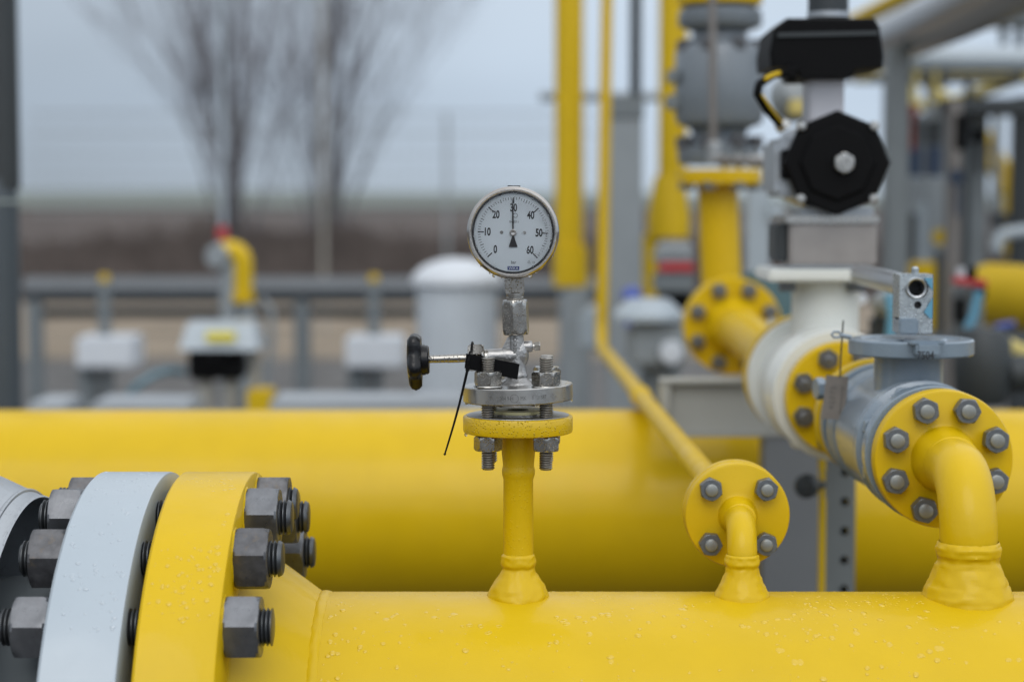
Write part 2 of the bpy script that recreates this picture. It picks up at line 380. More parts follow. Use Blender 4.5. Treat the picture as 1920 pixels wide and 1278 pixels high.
for i in range(34):      # larger flat puddled drops, some running together
    x = random.uniform(-.18, .62); a = radians(random.uniform(6, 40)); n_ = Vector((0, -sin(a), cos(a))); p = Vector((x, PY, PZ)) + n_ * PR
    if any(abs(x - q) < .06 for q in (B1x, B2x, B3x)) and a < .35: continue
    for j in range(random.choice((1, 1, 2, 3))):
        r = random.uniform(.0020, .0046); dome_drop(mbw, p + Vector((random.uniform(-.005, .005), 0, 0)) * j, n_, r, r * random.uniform(.09, .14), random.uniform(.7, 1.2), random.uniform(0, 1))
mk('rain_puddles', mbw, 'bead_yellow', t, ang=60, kind='stuff')
rain(FLG, (-.362, -.296), (-4, 48), 190, FR, R=FR, smin=.0006, smax=.0030)
# studs: 20 round the bolt circle, all those that can be seen
BC = .3015
for k in range(20):
    ph = 9 + 18 * k
    if ph > 110 and ph < 300: continue
    a = radians(ph); pos = (0, PY - BC * sin(a), PZ + BC * cos(a))
    rl = [radians(18 + random.uniform(-7, 7)), radians(18 + random.uniform(-7, 7))]
    e = random.uniform(-.003, .003)
    L0, L1 = round(-.5125 + e, 4), round(-.2400 + e, 4)
    if ph == 45: L1 = -.2400; rl[1] = radians(18)
    stud_set(t, pos, XR, .0190, L0, L1, (-.4615 - .0365, -.2878), .0603, .0360, mnut='nut_worn' if k % 3 == 1 else 'nut', rolls=rl, pitch=.0042)
    if 0 < ph < 80 or ph > 320:
        mk('paint_bead', MB().lathe([(.026, -.0005), (.0332, -.0005), (.0322, .0010), (.0305, .0018), (.026, .0018)], frame((-.288, pos[1], pos[2]), XR), 40, fn=lambda r, h, a: r * (1 + .07 * noise.noise(Vector((cos(a) * 3 + ph, sin(a) * 3, 0))))), 'yellow', t, ang=60)

def weldolet(px, rows, jit=.036, seed=0.0):
    x = X(px, 1000, PY); pr = [(S(py, PY) * hw, Z(py, PY)) for py, hw in rows]
    # refine the profile so that the weld runs can be uneven
    q = []
    for (r0, h0), (r1, h1) in zip(pr, pr[1:]):
        for i in range(3): q.append((r0 + (r1 - r0) * i / 3, h0 + (h1 - h0) * i / 3))
    q.append(pr[-1])
    def fn(r, h, a):
        run = .55 * sin(h * 720 + 2.2 * noise.noise(Vector((cos(a) * 1.5 + seed, sin(a) * 1.5, 0)))) * (.65 + noise.noise(Vector((cos(a) * 2.5 + seed, sin(a) * 2.5, h * 60)))) 
        k = noise.noise(Vector((cos(a) * 3.2 + seed, sin(a) * 3.2, h * 130))) + .4 * noise.noise(Vector((cos(a) * 9 + seed, sin(a) * 9, h * 300)))
        return r * (1 + jit * k) + .0010 * run
    return x, MB().lathe(q, Matrix.Translation((x, PY, 0)), 96, caps=False, fn=fn)
# --- branch 1: gauge riser
x1, mb = weldolet(972, [(1150, 62), (1126, 60), (1119, 59), (1107, 55), (1094, 48), (1081, 39), (1069, 31), (1064, 30), (1058, 32.5), (1049, 33), (1041, 31), (1037, 28)])
mk('branch_weld', mb, 'yellow', t, ang=60)
def rows(lst, x, y=PY): return [(S(py, y) * hw, Z(py, y)) for py, hw in lst]
mb = MB().lathe(rows([(1045, 28), (898, 28), (893, 29.5), (888, 31), (880, 31), (875, 29.5), (871, 29), (852, 31), (835, 33), (806, 35)], x1), Matrix.Translation((x1, PY, 0)), 48, caps=False, fn=lambda r, h, a: r + .0004 * noise.noise(Vector((cos(a) * 4, sin(a) * 4, h * 200))))
mk('riser', mb, 'yellow_wet', t, ang=50)
zt, zb = Z(778, PY), Z(810, PY); RF = .0607
x1t = X(971, 790, PY)
FM = Matrix.Translation((x1t, PY, 0))
BR = mk('branch_flange', MB().lathe([(.018, zb), (RF - .003, zb), (RF - .0008, zb + .0008), (RF, zb + .003), (RF, zt - .0025), (RF - .0008, zt - .0006), (RF - .0025, zt), (.018, zt)], FM, 96, caps=False), 'yellow_rain', t)
mk('flange_face', MB().lathe([(.012, zt + .0004), (RF - .004, zt + .0004), (RF - .0042, zt + .0009), (.0335, zt + .0009), (.0325, zt + .003), (.012, zt + .003)], FM, 80, caps=False), 'cast', BR)
mk('gasket', MB().lathe([(.012, zt + .003), (.0300, zt + .003), (.0300, zt + .0062), (.012, zt + .0062)], FM, 80, caps=False), 'brass', BR)
# --- branch 2: small elbow with four bolts
def elbow_branch(px, rws, fpx, fpy, yf, r, rb, Rf, tf, seed, nb, bc, a0, rn, af, nh, hub):
    x, mb = weldolet(px, rws, seed=seed); mk('branch_weld', mb, 'yellow', t, ang=60)
    c = P(fpx, fpy, yf); z0 = Z(rws[-1][0] + 4, PY)
    pts = bend((x, PY, z0 - .006), (x, PY, c.z), (c.x, yf + tf * .4, c.z), rb, 14)
    mk('elbow', MB().tube(pts, r, 36), 'yellow', t, ang=50)
    f = frame(c, (0, -1, 0))
    fb = mk('branch_flange', MB().lathe([(.01, -tf), (Rf - .0015, -tf), (Rf, -tf + .0015), (Rf, -.0035), (Rf - .001, -.001), (Rf - .0035, 0), (hub + .006, 0), (hub + .0015, .002), (hub, .006), (r + .0012, hub * 1.05), (r, hub * 1.25)], f, 96, caps=False), 'yellow', t, ang=35)
    mk('weld_seam', MB().lathe([(r - .002, hub * 1.2), (r + .0009, hub * 1.22), (r + .0016, hub * 1.27), (r + .0009, hub * 1.32), (r - .002, hub * 1.34)], f, 48, caps=False, fn=lambda q, h, a: q + .0004 * noise.noise(Vector((cos(a) * 9, sin(a) * 9, h * 300)))), 'yellow', fb, ang=60)
    for k in range(nb):
        a = a0 + 2 * pi * k / nb
        p = c + Vector((cos(a) * bc, 0, sin(a) * bc))
        stud_set(t, p, (0, -1, 0), rn, -(2 * tf + .008 + nh + .004), nh + .0055, (.0006, -(2 * tf + .006) - nh), af, nh, 'stud_end', 'smallnut', rolls=[random.uniform(-.3, .5), 0.1], pitch=.002)
    return c
C2 = elbow_branch(1392, [(1152, 58), (1137, 57), (1124, 55), (1110, 50), (1097, 43), (1082, 36), (1068, 31), (1062, 31), (1056, 33), (1048, 33), (1041, 31), (1038, 28)],
                  1383, 966, 2.28, .0166, .036, .0608, .0178, 3.0, 4, .0318 * sqrt(2), pi / 4, .0072, .0238, .0150, .0215)
C3 = elbow_branch(1816, [(1168, 92), (1148, 90), (1132, 87.5), (1116, 85), (1100, 79), (1084, 71), (1062, 62), (1050, 57), (1043, 57), (1037, 60.5), (1024, 60.5), (1018, 58), (1014, 54.5)],
                  1770, 861, 2.34, .0317, .070, .0822, .0255, 7.0, 8, .0635, pi / 8, .0082, .0275, .0160, .0385)

# ------------------------------------------------------------------ grey valve on the left
v = thing('flanged_valve', (-.7, PY, PZ), 'light grey flanged valve at the left edge with a sheet metal cladding cone', 'valve')
fl = [(.12, -.3765), (.232, -.3765), (.232, -.384), (FR - .003, -.384), (FR - .0008, -.3848), (FR, -.387), (FR, -.4585), (FR - .003, -.4615), (.12, -.4615)]
GF = mk('valve_flange', MB().lathe(fl[::-1], AX, 220, caps=False), 'ltgrey', v)
rain(GF, (-.455, -.391), (-4, 50), 190, FR, R=FR, smin=.0006, smax=.0032, m='bead_grey')
mk('valve_neck', MB().lathe([(.1, -.46), (.262, -.4605), (.25, -.475), (.225, -.53), (.215, -.60), (.23, -.9), (.23, -1.3), (.0001, -1.3)], AX, 120, caps=False), 'midgrey', v)
cl = [(.3075, -.533), (.3095, -.5305), (.3115, -.533), (.3125, -.540), (.3155, -.5445), (.334, -.585), (.352, -.64), (.356, -.75), (.356, -1.3), (.352, -1.3), (.352, -.75), (.348, -.64), (.330, -.585), (.311, -.5445), (.3085, -.540), (.3075, -.533)]
CL = mk('cladding', MB().lathe(cl, AX, 160, caps=False), 'clad', v)
for sx, sy in ((6, 912), (33, 930)):
    a = .10 if sx < 20 else .18; xx = -.580 if sx < 20 else -.5625
    r_ = .331 if sx < 20 else .3235
    n_ = Vector((-.4 + .85, -sin(a), cos(a))).normalized(); n_ = Vector((.42, -sin(a) * .9, cos(a) * .9)).normalized()
    p = Vector((xx, PY - r_ * sin(a), PZ + r_ * cos(a)))
    mk('screw', MB().lathe([(.0055, -.001), (.0058, .001), (.0048, .0025), (.002, .0034), (.0001, .0034)], frame(p, n_), 20), 'stainless', CL)
mk('sealant_bead', MB().tube([Vector((-.5475, PY - .3165 * sin(a), PZ + .3165 * cos(a))) for a in [radians(q) for q in range(-30, 61, 3)]], .0028, 10), 'clad', CL)

# ------------------------------------------------------------------ needle valve under the gauge
bz = Z(735, PY); bx = X(971, 735, PY); LEAN = radians(-1.75)
G = Matrix.Translation((bx, PY, bz)) @ Matrix.Rotation(LEAN, 4, 'Y')
def ax_px(py): return 971 - 9.1 * (735 - py) / 298
def h_(py): return (Z(py, PY) - bz)
def l_(px, py): return (px - ax_px(py)) * S(py, PY)
nv = thing('needle_valve', (bx, PY, bz), 'small stainless steel needle valve with black star knob bolted under the pressure gauge', 'valve')
hb, ht = h_(750), h_(720)
MF = mk('mounting_flange', MB().lathe([(.012, hb - .0045), (.0325, hb - .0045), (.0335, hb), (RF - .0015, hb), (RF, hb + .0012), (RF, ht - .001), (RF - .001, ht), (.012, ht)], G, 110, caps=False), 'stainless', nv)
stm = text_mb('7        204 9-H      MK     1   ..  S87', .0062, G @ Matrix.Translation((0, 0, (hb + ht) / 2 - .001)), sx=.72, depth=.00012, wrap=RF)
an = []
for i in range(24):
    a = 2 * pi * i / 24; an.append(a)
ringv = []; ringf = []
for rr in (.0042, .0046):
    for a in an:
        xx = rr * cos(a) - .0040; ringv.append((RF * 1.002 * sin(xx / RF), -RF * 1.002 * cos(xx / RF), rr * sin(a)))
for i in range(24): ringf.append([i, (i + 1) % 24, 24 + (i + 1) % 24, 24 + i])
stm.add(ringv, ringf, G @ Matrix.Translation((0, 0, (hb + ht) / 2 - .001)))
mk('stamped_marks', stm, 'engrave', MF, ang=0)
for i, (sx, sy) in enumerate(((-1, -1), (1, -1), (1, 1), (-1, 1))):
    a = math.atan2(sy, sx) + radians(-2.0); p = Vector((x1t + .0446 * cos(a), PY + .0446 * sin(a), 0))
    zlow = Z(873, PY); ztop = Z((669, 668, 672, 672)[i], PY)
    p.z = Z(764, PY)
    stud_set(nv, p, (0, 0, 1), .0074, round(zlow - p.z, 4), round(ztop - p.z + .0015, 4), (Z(718, PY) - p.z, Z(810, PY) - p.z - .0165), .0272, .0158,
             'brightthread', 'stainless_wet', rolls=[radians((12, 34, 20, 40)[i]), radians((26, 2, 10, 30)[i])], pitch=.0026)
    mk('washer', MB().lathe([(.008, ht), (.0158, ht), (.0160, ht + .0006), (.0155, ht + .0014), (.008, ht + .0014)], Matrix.Translation((p.x, p.y, bz)), 40, caps=False), 'stainless', nv)
# body
mb = MB()
body = [(627, 13.8), (640, 14.3), (652, 15), (668, 15.5), (684, 15.8), (694, 17), (700, 18.5), (702, 19.8), (705.5, 19.8), (707, 18.2), (711, 21), (715, 26), (718, 29), (720.5, 31)]
mb.lathe([(S(py, PY) * hw, h_(py)) for py, hw in body][::-1], G, 48, caps=False)
mb.lathe([(.0001, h_(627)), (.008, h_(627)), (.0085, h_(560))], G, 24)
def ell(px, py, rx, ry, rz, yo=0):
    c = Vector((l_(px, py), yo, h_(py))); n = 24; pr = [(max(.0001, sin(pi * i / 14)), -cos(pi * i / 14)) for i in range(15)]
    m = G @ Matrix.Translation(c) @ Matrix.Diagonal((rx * S(py, PY), ry * S(py, PY), rz * S(py, PY), 1))
    mb.lathe(pr, m, n, caps=False)
ell(975, 663, 17, 15, 27); ell(955, 668, 21, 15.5, 17); ell(968, 640, 14.5, 14.5, 14)
def xcyl(pr, py, m=mb, n=32, yo=0):
    """pr: (radius px, px) along X at the photo height py"""
    m.lathe([(r * S(py, PY), l_(p, py)) for r, p in pr], G @ Matrix.Translation((0, yo, h_(py))) @ frame((0, 0, 0), XR), n); return m
xcyl([(12, 915), (13.5, 916), (13.8, 935), (15, 950), (16, 968)], 666)
xcyl([(10, 966), (10.2, 990), (10.6, 995), (9.6, 998), (7, 998.6)], 650)
k = S(650, PY)
mb.prism([(l_(940, 652), h_(655)), (l_(951, 633), h_(633)), (l_(957, 628), h_(628)), (l_(966, 628), h_(628)), (l_(966, 668), h_(668)), (l_(940, 668), h_(668))], -.0045, .0045, G @ Matrix.Rotation(pi / 2, 4, 'X'), .001)
VB = mk('valve_body', mb, 'cast', nv, ang=45)
tx = text_mb('BNECQV', .0066, G @ Matrix.Translation((l_(966, 655), -.0150 + .0152, h_(648))), sx=.95, depth=.00035)
o = bpy.data.objects['valve_body']
tmp = text_mb('BNEC QV', .0062, Matrix.Rotation(pi / 2, 4, 'Z'), sx=.95, depth=.0003)
wr = .0088
tmp.v = [Vector((wr * sin(q.x / wr), -wr * cos(q.x / wr) - q.z, q.y)) for q in tmp.v]
tmp.v = [G @ Matrix.Translation((l_(966, 648), 0, h_(646))) @ q for q in tmp.v]
mk('raised_lettering', tmp, 'engrave', VB, ang=0)
# bonnet, stem, knob, bleed screw
mb = MB().nut(.0262, .0178, G @ Matrix.Translation((l_(877.5, 668), 0, h_(668))) @ frame((0, 0, 0), XR, radians(10)))
xcyl([(15, 908), (15.4, 909), (15.4, 914), (14.5, 916), (3, 916)], 668, mb)
mk('bonnet_nut', mb, 'stainless_wet', nv, ang=28)
stx = MB(); hR = S(668, PY)
stx.lathe([(.0001, l_(800, 668)), (.0043, l_(800, 668)), (.0044, l_(838, 668)), (.0047, l_(840, 668)), (.0047, l_(880, 668))], G @ Matrix.Translation((0, 0, h_(668))) @ frame((0, 0, 0), XR), 24)
mk('valve_stem', stx, 'stainless_wet', nv)
kb = MB(); lobe = lambda amp: (lambda r, h, a: r + (amp * cos(5 * (a - pi / 2)) if r > .02 else 0))
KM = G @ Matrix.Translation((0, 0, h_(669))) @ frame((0, 0, 0), XR)
x0 = l_(764, 669); x1k = l_(791, 669)
kb.lathe([(.0001, x0), (.016, x0), (.024, x0 + .0012), (.0285, x0 + .004), (.0298, x0 + .008), (.0288, x0 + .012), (.0255, x1k - .0005), (.019, x1k), (.0168, x1k), (.0168, l_(797, 669)), (.0160, l_(797, 669)), (.0160, l_(802, 669)), (.0145, l_(804.5, 669)), (.004, l_(804.5, 669)), (.0001, l_(804, 669))], KM, 100, caps=False, fn=lobe(.0036))
KN = mk('star_knob', kb, 'black', nv, ang=40)
def hang(px, py, r, yo, parent, el=1.5):
    c = P(px, py, PY + yo); pr = [(r * sin(pi * i / 10) * (1 if i < 5 else 1), -r * cos(pi * i / 10) * (1 if i < 5 else el)) for i in range(11)]
    pr = [(max(a, .00005), b) for a, b in pr]
    mk('water_drop', MB().lathe(pr, Matrix.Translation(c), 16, caps=False), 'water', parent, ang=80)
hang(780, 728, .0023, 0, KN)
bl = xcyl([(5, 997), (5.4, 998), (5.4, 1003)], 650, MB())
bl.nut(.0088, .0064, G @ Matrix.Translation((l_(1002, 650), 0, h_(650))) @ frame((0, 0, 0), XR, radians(14)))
mk('bleed_screw', bl, 'stainless', nv, ang=28)
hang(875, 755, .002, -.012, MF); hang(873.5, 815, .0017, -.008, BR); hang(1072, 751, .0012, -.01, MF)
for px_ in (942, 956, 978, 990, 1004): hang(px_, 759, .0010, -.0585, MF, 1.1)

# ------------------------------------------------------------------ pressure gauge
gz = h_(435.5); gx = 0.0
gc = G @ Vector((0, 0, gz))
pg = thing('pressure_gauge', G @ Vector((0, 0, h_(560))), 'round pressure gauge with white dial reading thirty bar and wet steel rim', 'pressure gauge')
D = G @ Matrix.Translation((0, 0, gz)) @ frame((0, 0, 0), (0, -1, 0))      # x right, y up, z towards the camera
D = Matrix.Translation(D.translation) @ Matrix.Rotation(radians(1.2), 4, 'Y') @ frame((0, 0, 0), (0, -1, 0)) @ Matrix.Identity(4)
k = 1.0
mk('gauge_case', MB().lathe([(.0001, -.026), (.030, -.026), (.0455, -.025), (.0478, -.022), (.0482, .008), (.0490, .0105), (.0495, .0125), (.030, .0125), (.0001, .0125)], D, 96, caps=False), 'bezel', pg)
mk('pressure_plug', MB().box((0, .0475, -.004), (.017, .0075, .010), D, .0015), 'blackmat', pg)
mk('bezel_ring', MB().lathe([(.0445, .0125), (.0445, .0195), (.0450, .0212), (.0461, .0222), (.0474, .0222), (.0484, .0212), (.0491, .0205), (.0498, .0190), (.0504, .0165), (.0504, .0110), (.0496, .0098), (.0485, .0098)], D, 128, caps=False), 'bezel', pg, ang=40)
mk('dial_seal', MB().lathe([(.0426, .0142), (.0430, .0180), (.0447, .0180), (.0447, .0132)], D, 96, caps=False), 'ink', pg)
DI = mk('dial', MB().lathe([(.0001, .0138), (.0440, .0138), (.0440, .0127), (.0001, .0127)], D, 96, caps=False), 'dial', pg)
tk = MB()
def tick(v_, r0, r1, wd_):
    a = radians(225 - 4.5 * v_); m = D @ Matrix.Rotation(a, 4, 'Z') @ Matrix.Translation(((r0 + r1) / 2, 0, .0140)); tk.box((0, 0, 0), (abs(r1 - r0), wd_, .0002), m)
for q in range(0, 61):
    if q % 10 == 0: tick(q, .0318, .0385, .0013)
    elif q % 5 == 0: tick(q, .0345, .0385, .0007)
    else: tick(q, .0355, .0385, .0005)
mk('scale_marks', tk, 'ink', DI, ang=0)
for q in range(0, 61, 10):
    a = radians(225 - 4.5 * q); r_ = .0268 if q not in (10, 50) else .0283
    mk('numeral', text_mb(str(q), .0118, D @ Matrix.Translation((r_ * cos(a), r_ * sin(a), .0140)), sx=.66, depth=.0001, bold=.00035), 'ink', DI, ang=0)
tb = text_mb('bar', .0050, D @ Matrix.Translation((.0013, -.0325, .0140)), sx=.85, depth=.0001)
mk('unit_marking', tb, 'ink', DI, ang=0)
mk('standard_marking', text_mb('EN 837-1', .0032, D @ Matrix.Translation((0.001, .0116, .0140)), sx=.85, depth=.0001), 'ink', DI, ang=0)
mk('class_marking', text_mb('CL 1.0', .0036, D @ Matrix.Translation((.0205, -.0322, .0140)), sx=.8, depth=.0001), 'ink', DI, ang=0)
mk('round_symbol', MB().lathe([(.0021, .0139), (.0021, .0141), (.0025, .0141), (.0025, .0139), (.0021, .0139)], D @ Matrix.Translation((.0022, .0187, 0)), 32, caps=False), 'ink', DI, ang=0)
lg = MB().box((.0012, -.0388, .0140), (.0128, .0042, .0002), D)
LG = mk('maker_badge', lg, 'blueink', DI, ang=0)
mk('badge_letters', text_mb('WIKA', .0046, D @ Matrix.Translation((.0012, -.0389, .0142)), sx=.9, depth=.0001), 'dial', LG, ang=0)
for sx in (-1, 1):
    mk('dial_screw', MB().lathe([(.0001, .0146), (.0010, .0149), (.0018, .0146), (.0019, .0138)], D @ Matrix.Translation((.0125 * sx, 0, 0)), 20, caps=False), 'cast', DI)
PM = D @ Matrix.Rotation(radians(1.8), 4, 'Z')
mk('pointer', MB().prism([(-.0008, .002), (-.0010, -.004), (-.0047, -.0150), (-.0044, -.0158), (.0044, -.0158), (.0047, -.0150), (.0010, -.004), (.0008, .002), (.00085, .028), (.0002, .0375), (-.0002, .0375), (-.00085, .028)], .0158, .0163, PM), 'ink', pg, ang=0)
mk('pointer_hub', MB().lathe([(.0001, .0170), (.0026, .0172), (.0030, .0166), (.0038, .0165), (.0038, .0157)], D, 32, caps=False), 'bezel', pg)
mk('window', MB().lathe([(.0001, .0193), (.0446, .0193)], D, 96, caps=False), 'pane', pg)
dr = MB(); k = 0
while k < 700:
    a = random.uniform(-60, 250); r_ = .0442 * sqrt(random.random())
    up = sin(radians(a)); lim = .031 if 20 < a < 160 else (.033 if a < 20 else .0385)
    if r_ < lim and random.random() > .05: continue
    if r_ > .0437: continue
    rad = random.uniform(.00028, .0009) if random.random() < .9 else random.uniform(.0007, .0012)
    p = D @ Vector((r_ * cos(radians(a)), r_ * sin(radians(a)), .01935)); k += 1
    dome_drop(dr, p, (D.to_3x3() @ Vector((0, 0, 1))), rad, rad * .5, random.uniform(.8, 1.2))
mk('rain_beads', dr, 'water', pg, ang=60, kind='stuff')
st = MB().box((l_(964.5, 535) * .3, 0, h_(533)), (.0215, .0200, h_(516) - h_(549)), G, .0012)
st.lathe([(.0095, h_(550)), (.0100, h_(548)), (.0100, h_(546))], G, 32)
mk('gauge_stem', st, 'stainless_wet', pg)
cn = MB().lathe([(.0088, h_(568)), (.0093, h_(560)), (.0096, h_(559)), (.0096, h_(557)), (.0090, h_(556)), (.0090, h_(554)), (.0097, h_(553)), (.0097, h_(549)), (.0080, h_(548))], G, 36)
cn.nut(.0268, h_(562) - h_(627), G @ Matrix.Translation((0, 0, h_(627))) @ Matrix.Rotation(radians(-10), 4, 'Z'))
mk('coupling_nut', cn, 'stainless_wet', pg, ang=24)
for an_, rr in ((-133, .0011), (-119, .0013), (-113, .0023), (-103, .0010), (-94, .0014), (-84, .0012), (-66, .0023), (-58, .0012), (-28, .0012)):
    q_ = D @ Vector((.0500 * cos(radians(an_)), .0500 * sin(radians(an_)), .014)) - Vector((0, 0, rr * .5))
    pr = [(max(rr * sin(pi * i / 10), .00005), -rr * cos(pi * i / 10) * (1 if i < 5 else 1.1)) for i in range(11)]
    mk('water_drop', MB().lathe(pr, Matrix.Translation(q_), 16, caps=False), 'water', pg, ang=80)

# ------------------------------------------------------------------ black tag and cable tie
a_, b_, c_, d_ = P(874.4, 662.6, 2.160), P(974, 682, 2.172), P(970, 711, 2.172), P(871, 690, 2.160)
nn = (b_ - a_).cross(d_ - a_).normalized() * .0005
o = mk('tag_plate', MB().add([p + s_ * nn for s_ in (-1, 1) for p in (a_, b_, c_, d_)], [[0, 1, 2, 3], [7, 6, 5, 4], [0, 4, 5, 1], [1, 5, 6, 2], [2, 6, 7, 3], [3, 7, 4, 0]]), 'blackmat', None, ang=0)
tag(o, 'blank black plastic tag hanging askew behind the left flange stud under the gauge', 'tag')
ct = thing('cable_tie', P(877, 692, 2.157), 'thin black cable tie looped over the steel bonnet with its tail hanging down left', 'cable tie')
hd = P(877, 691, 2.156); tl = P(834, 851, 2.150)
pts = [hd.lerp(tl, i / 12) + Vector((.0012 * sin(pi * i / 12), 0, .0)) for i in range(13)]
mk('tail', MB().tube(pts, [.00155 - .0006 * i / 12 for i in range(13)], 10).lathe([(.0001, -.0017), (.0017, 0), (.0001, .0017)], Matrix.Translation(tl), 12), 'blackmat', ct)
mk('tie_head', MB().box((0, 0, 0), (.0044, .0040, .0064), Matrix.Translation(hd) @ Matrix.Rotation(radians(14), 4, 'Y'), .0008), 'blackmat', ct)
bc_ = G @ Vector((l_(884, 668), 0, h_(668)))
lp = [hd, P(878.5, 676, 2.156), P(881, 660, 2.166)]
for i in range(9):
    a = radians(150 - 20 * i); lp.append(bc_ + Vector((.0003 * i, -.0172 * cos(radians(30 + 20 * i)), .0172 * sin(radians(30 + 20 * i)))))
lp += [P(880, 690, 2.190), hd]
mk('loop', MB().tube(lp, .0012, 10), 'blackmat', ct)

# ================================================================== MIDDLE DISTANCE
def pbox(mb, x0, x1, y0, y1, D, dep, bev=.002):
    """box whose front face fills the photo rectangle at distance D"""
    a = P(x0, (y0 + y1) / 2, D); b = P(x1, (y0 + y1) / 2, D); zt_, zb_ = Z(y0, D), Z(y1, D)
    return mb.box(((a.x + b.x) / 2, D + dep / 2, (zt_ + zb_) / 2), (b.x - a.x, dep, zt_ - zb_), I4, bev)
def vcyl(mb, px, hw, y0, y1, D, n=32, zb_=None, bev=0.0):
    ym = (y0 + y1) / 2; x = X(px, ym, D); r = hw * S(ym, D); a = Z(y1, D) if zb_ is None else zb_; b = Z(y0, D)
    return mb.lathe([(r - bev, a), (r, a + bev), (r, b - bev), (r - bev, b)] if bev else [(r, a), (r, b)], Matrix.Translation((x, D, 0)), n)
def hcyl(mb, py, hw, x0, x1, D, n=32):
    z = Z(py, D); r = hw * S(py, D); return mb.lathe([(r, x0), (r, x1)], frame((0, D, z), XR), n)

# --- second header pipe
rp = thing('gas_pipe', (0, 4.0, .974), 'thick yellow pipe lying behind the foreground pipe and right across the picture', 'pipe')
mk('pipe_body', MB().lathe([(.0001, -3.2), (.203, -3.2), (.203, 3.2), (.0001, 3.2)], frame((0, 4.0, .974), XR), 120), 'yellow', rp)

# --- thin pipe leaving the four bolt flange, rising as a riser far behind
tp = thing('thin_pipe', (.259, 2.31, 1.22), 'thin yellow pipe running back from the four bolt flange and turning straight up', 'pipe')
f2 = frame(C2 + Vector((0, .0178 + .0032, 0)), (0, 1, 0))
mk('pipe_flange', MB().lathe([(.01, 0), (.0593, 0), (.0608, .0015), (.0608, .0165), (.0593, .018), (.026, .018), (.019, .034), (.0168, .038)], f2, 96), 'yellow', tp)
mk('gasket', MB().lathe([(.01, -.0034), (.031, -.0034), (.031, .0002), (.01, .0002)], f2, 48), 'nut', tp)
e1 = P(1128, 652, 5.75)
pts = bend((C2.x, 2.33, C2.z), tuple(e1), (e1.x + .03, 5.75, 3.6), .09, 10)
mk('pipe_body', MB().tube(pts, .0168, 28), 'yellow_wet', tp, ang=50)
q = P(1205, 748, 4.0); dd = (Vector(e1) - Vector((C2.x, 2.33, C2.z))).normalized()
qq = Vector((C2.x, 2.33, C2.z)) + dd * (q - Vector((C2.x, 2.33, C2.z))).length
mk('coupling', MB().lathe([(.0165, -.035), (.021, -.032), (.021, .032), (.0165, .035)], frame(qq, dd), 32), 'yellow_far', tp)

# --- the valve line: grey ball valve
def LX(d): return .508 - .0155 * (d - 2.34)
def LZ(d): return 1.294 + .012 * (d - 2.34)
def LF(d): return Matrix.Translation((LX(d), 0, LZ(d))) @ frame((0, 0, 0), (0, 1, 0))   # heights are world Y
bv = thing('ball_valve', (LX(2.5), 2.5, LZ(2.5)), 'blue grey ball valve behind the large eight bolt flange with a galvanised lever', 'valve')
F = LF(2.5)
mk('valve_flange', MB().lathe([(.02, 2.3665), (.0322, 2.3665), (.0322, 2.3705), (.0810, 2.3705), (.0825, 2.372), (.0825, 2.3945), (.081, 2.396), (.055, 2.396)], F, 96, caps=False), 'bluegrey', bv)
mk('valve_body', MB().lathe([(.055, 2.395), (.058, 2.40), (.060, 2.425), (.078, 2.430), (.0830, 2.433), (.0830, 2.447), (.0800, 2.449), (.0800, 2.456), (.0818, 2.457), (.0818, 2.463), (.0795, 2.465), (.0795, 2.620), (.0820, 2.622), (.0820, 2.632), (.079, 2.634), (.079, 2.645), (.0825, 2.648), (.0825, 2.66), (.058, 2.665), (.055, 2.70)], F, 96, caps=False), 'bluegrey', bv, ang=35)
mk('valve_flange', MB().lathe([(.05, 2.70), (.081, 2.70), (.0825, 2.7015), (.0825, 2.724), (.081, 2.7255), (.03, 2.7255)], F, 96, caps=False), 'bluegrey', bv)
for kk in range(10):     # stud ends and lugs in the groove behind the front flange
    a = pi / 8 + pi / 4 * kk
    if kk < 8: mk('body_nut', MB().nut(.022, .017, F @ Matrix.Translation((.0700 * cos(a), .0700 * sin(a), 2.4125)) @ Matrix.Rotation(.3 * kk, 4, 'Z')), 'bluegrey', bv, ang=28)
sx_, sz_ = LX(2.5), LZ(2.5)
SM = Matrix.Translation((X(1704, 680, 2.51), 2.51, 0))
mk('stem_housing', MB().lathe([(.0435, sz_ + .04), (.0435, Z(668, 2.51)), (.041, Z(664, 2.51))], SM, 64), 'bluegrey', bv)
SD = Matrix.Translation((X(1708, 645, 2.51), 2.51, 0)); r_ = 116 * S(645, 2.51)
zt2, zb2 = Z(634, 2.51), Z(664, 2.51)
CD = mk('cover_disc', MB().lathe([(.03, zb2), (r_ - .002, zb2), (r_, zb2 + .002), (r_, zt2 - .002), (r_ - .002, zt2), (r_ - .016, zt2), (r_ - .018, zt2 - .002), (.045, zt2 - .002), (.043, zt2 + .001), (.02, zt2 + .001)], SD, 96), 'bluegrey', bv)
mk('locking_lug', MB().box((X(1735, 645, 2.43), 2.424, (zt2 + zb2) / 2 + .003), (.030, .03, zt2 - zb2 - .003), I4, .003).box((X(1735, 645, 2.43), 2.438, zt2 + .001), (.042, .05, .005), I4, .0015), 'bluegrey', CD)
mk('serial_mark', text_mb('7504', .014, Matrix.Translation((X(1735, 655, 2.41), 2.4085, (zt2 + zb2) / 2 - .004)) @ Matrix.Rotation(pi / 2, 4, 'X'), sx=.75, depth=.0003), 'ink', CD, ang=0)
mk('eye_lug', MB().tube([P(1568 + 9 * cos(t_ / 6 * 2 * pi), 627 + 6 * sin(t_ / 6 * 2 * pi), 2.50) for t_ in range(7)], .0016, 8).tube([P(1576, 628, 2.50), P(1596, 632, 2.50)], .003, 8), 'bluegrey', CD)
LB = MB(); a0_, a1_ = P(1681, 565, 2.47), P(1743, 565, 2.47)
zc0, zc1 = Z(622, 2.48), Z(513, 2.48)
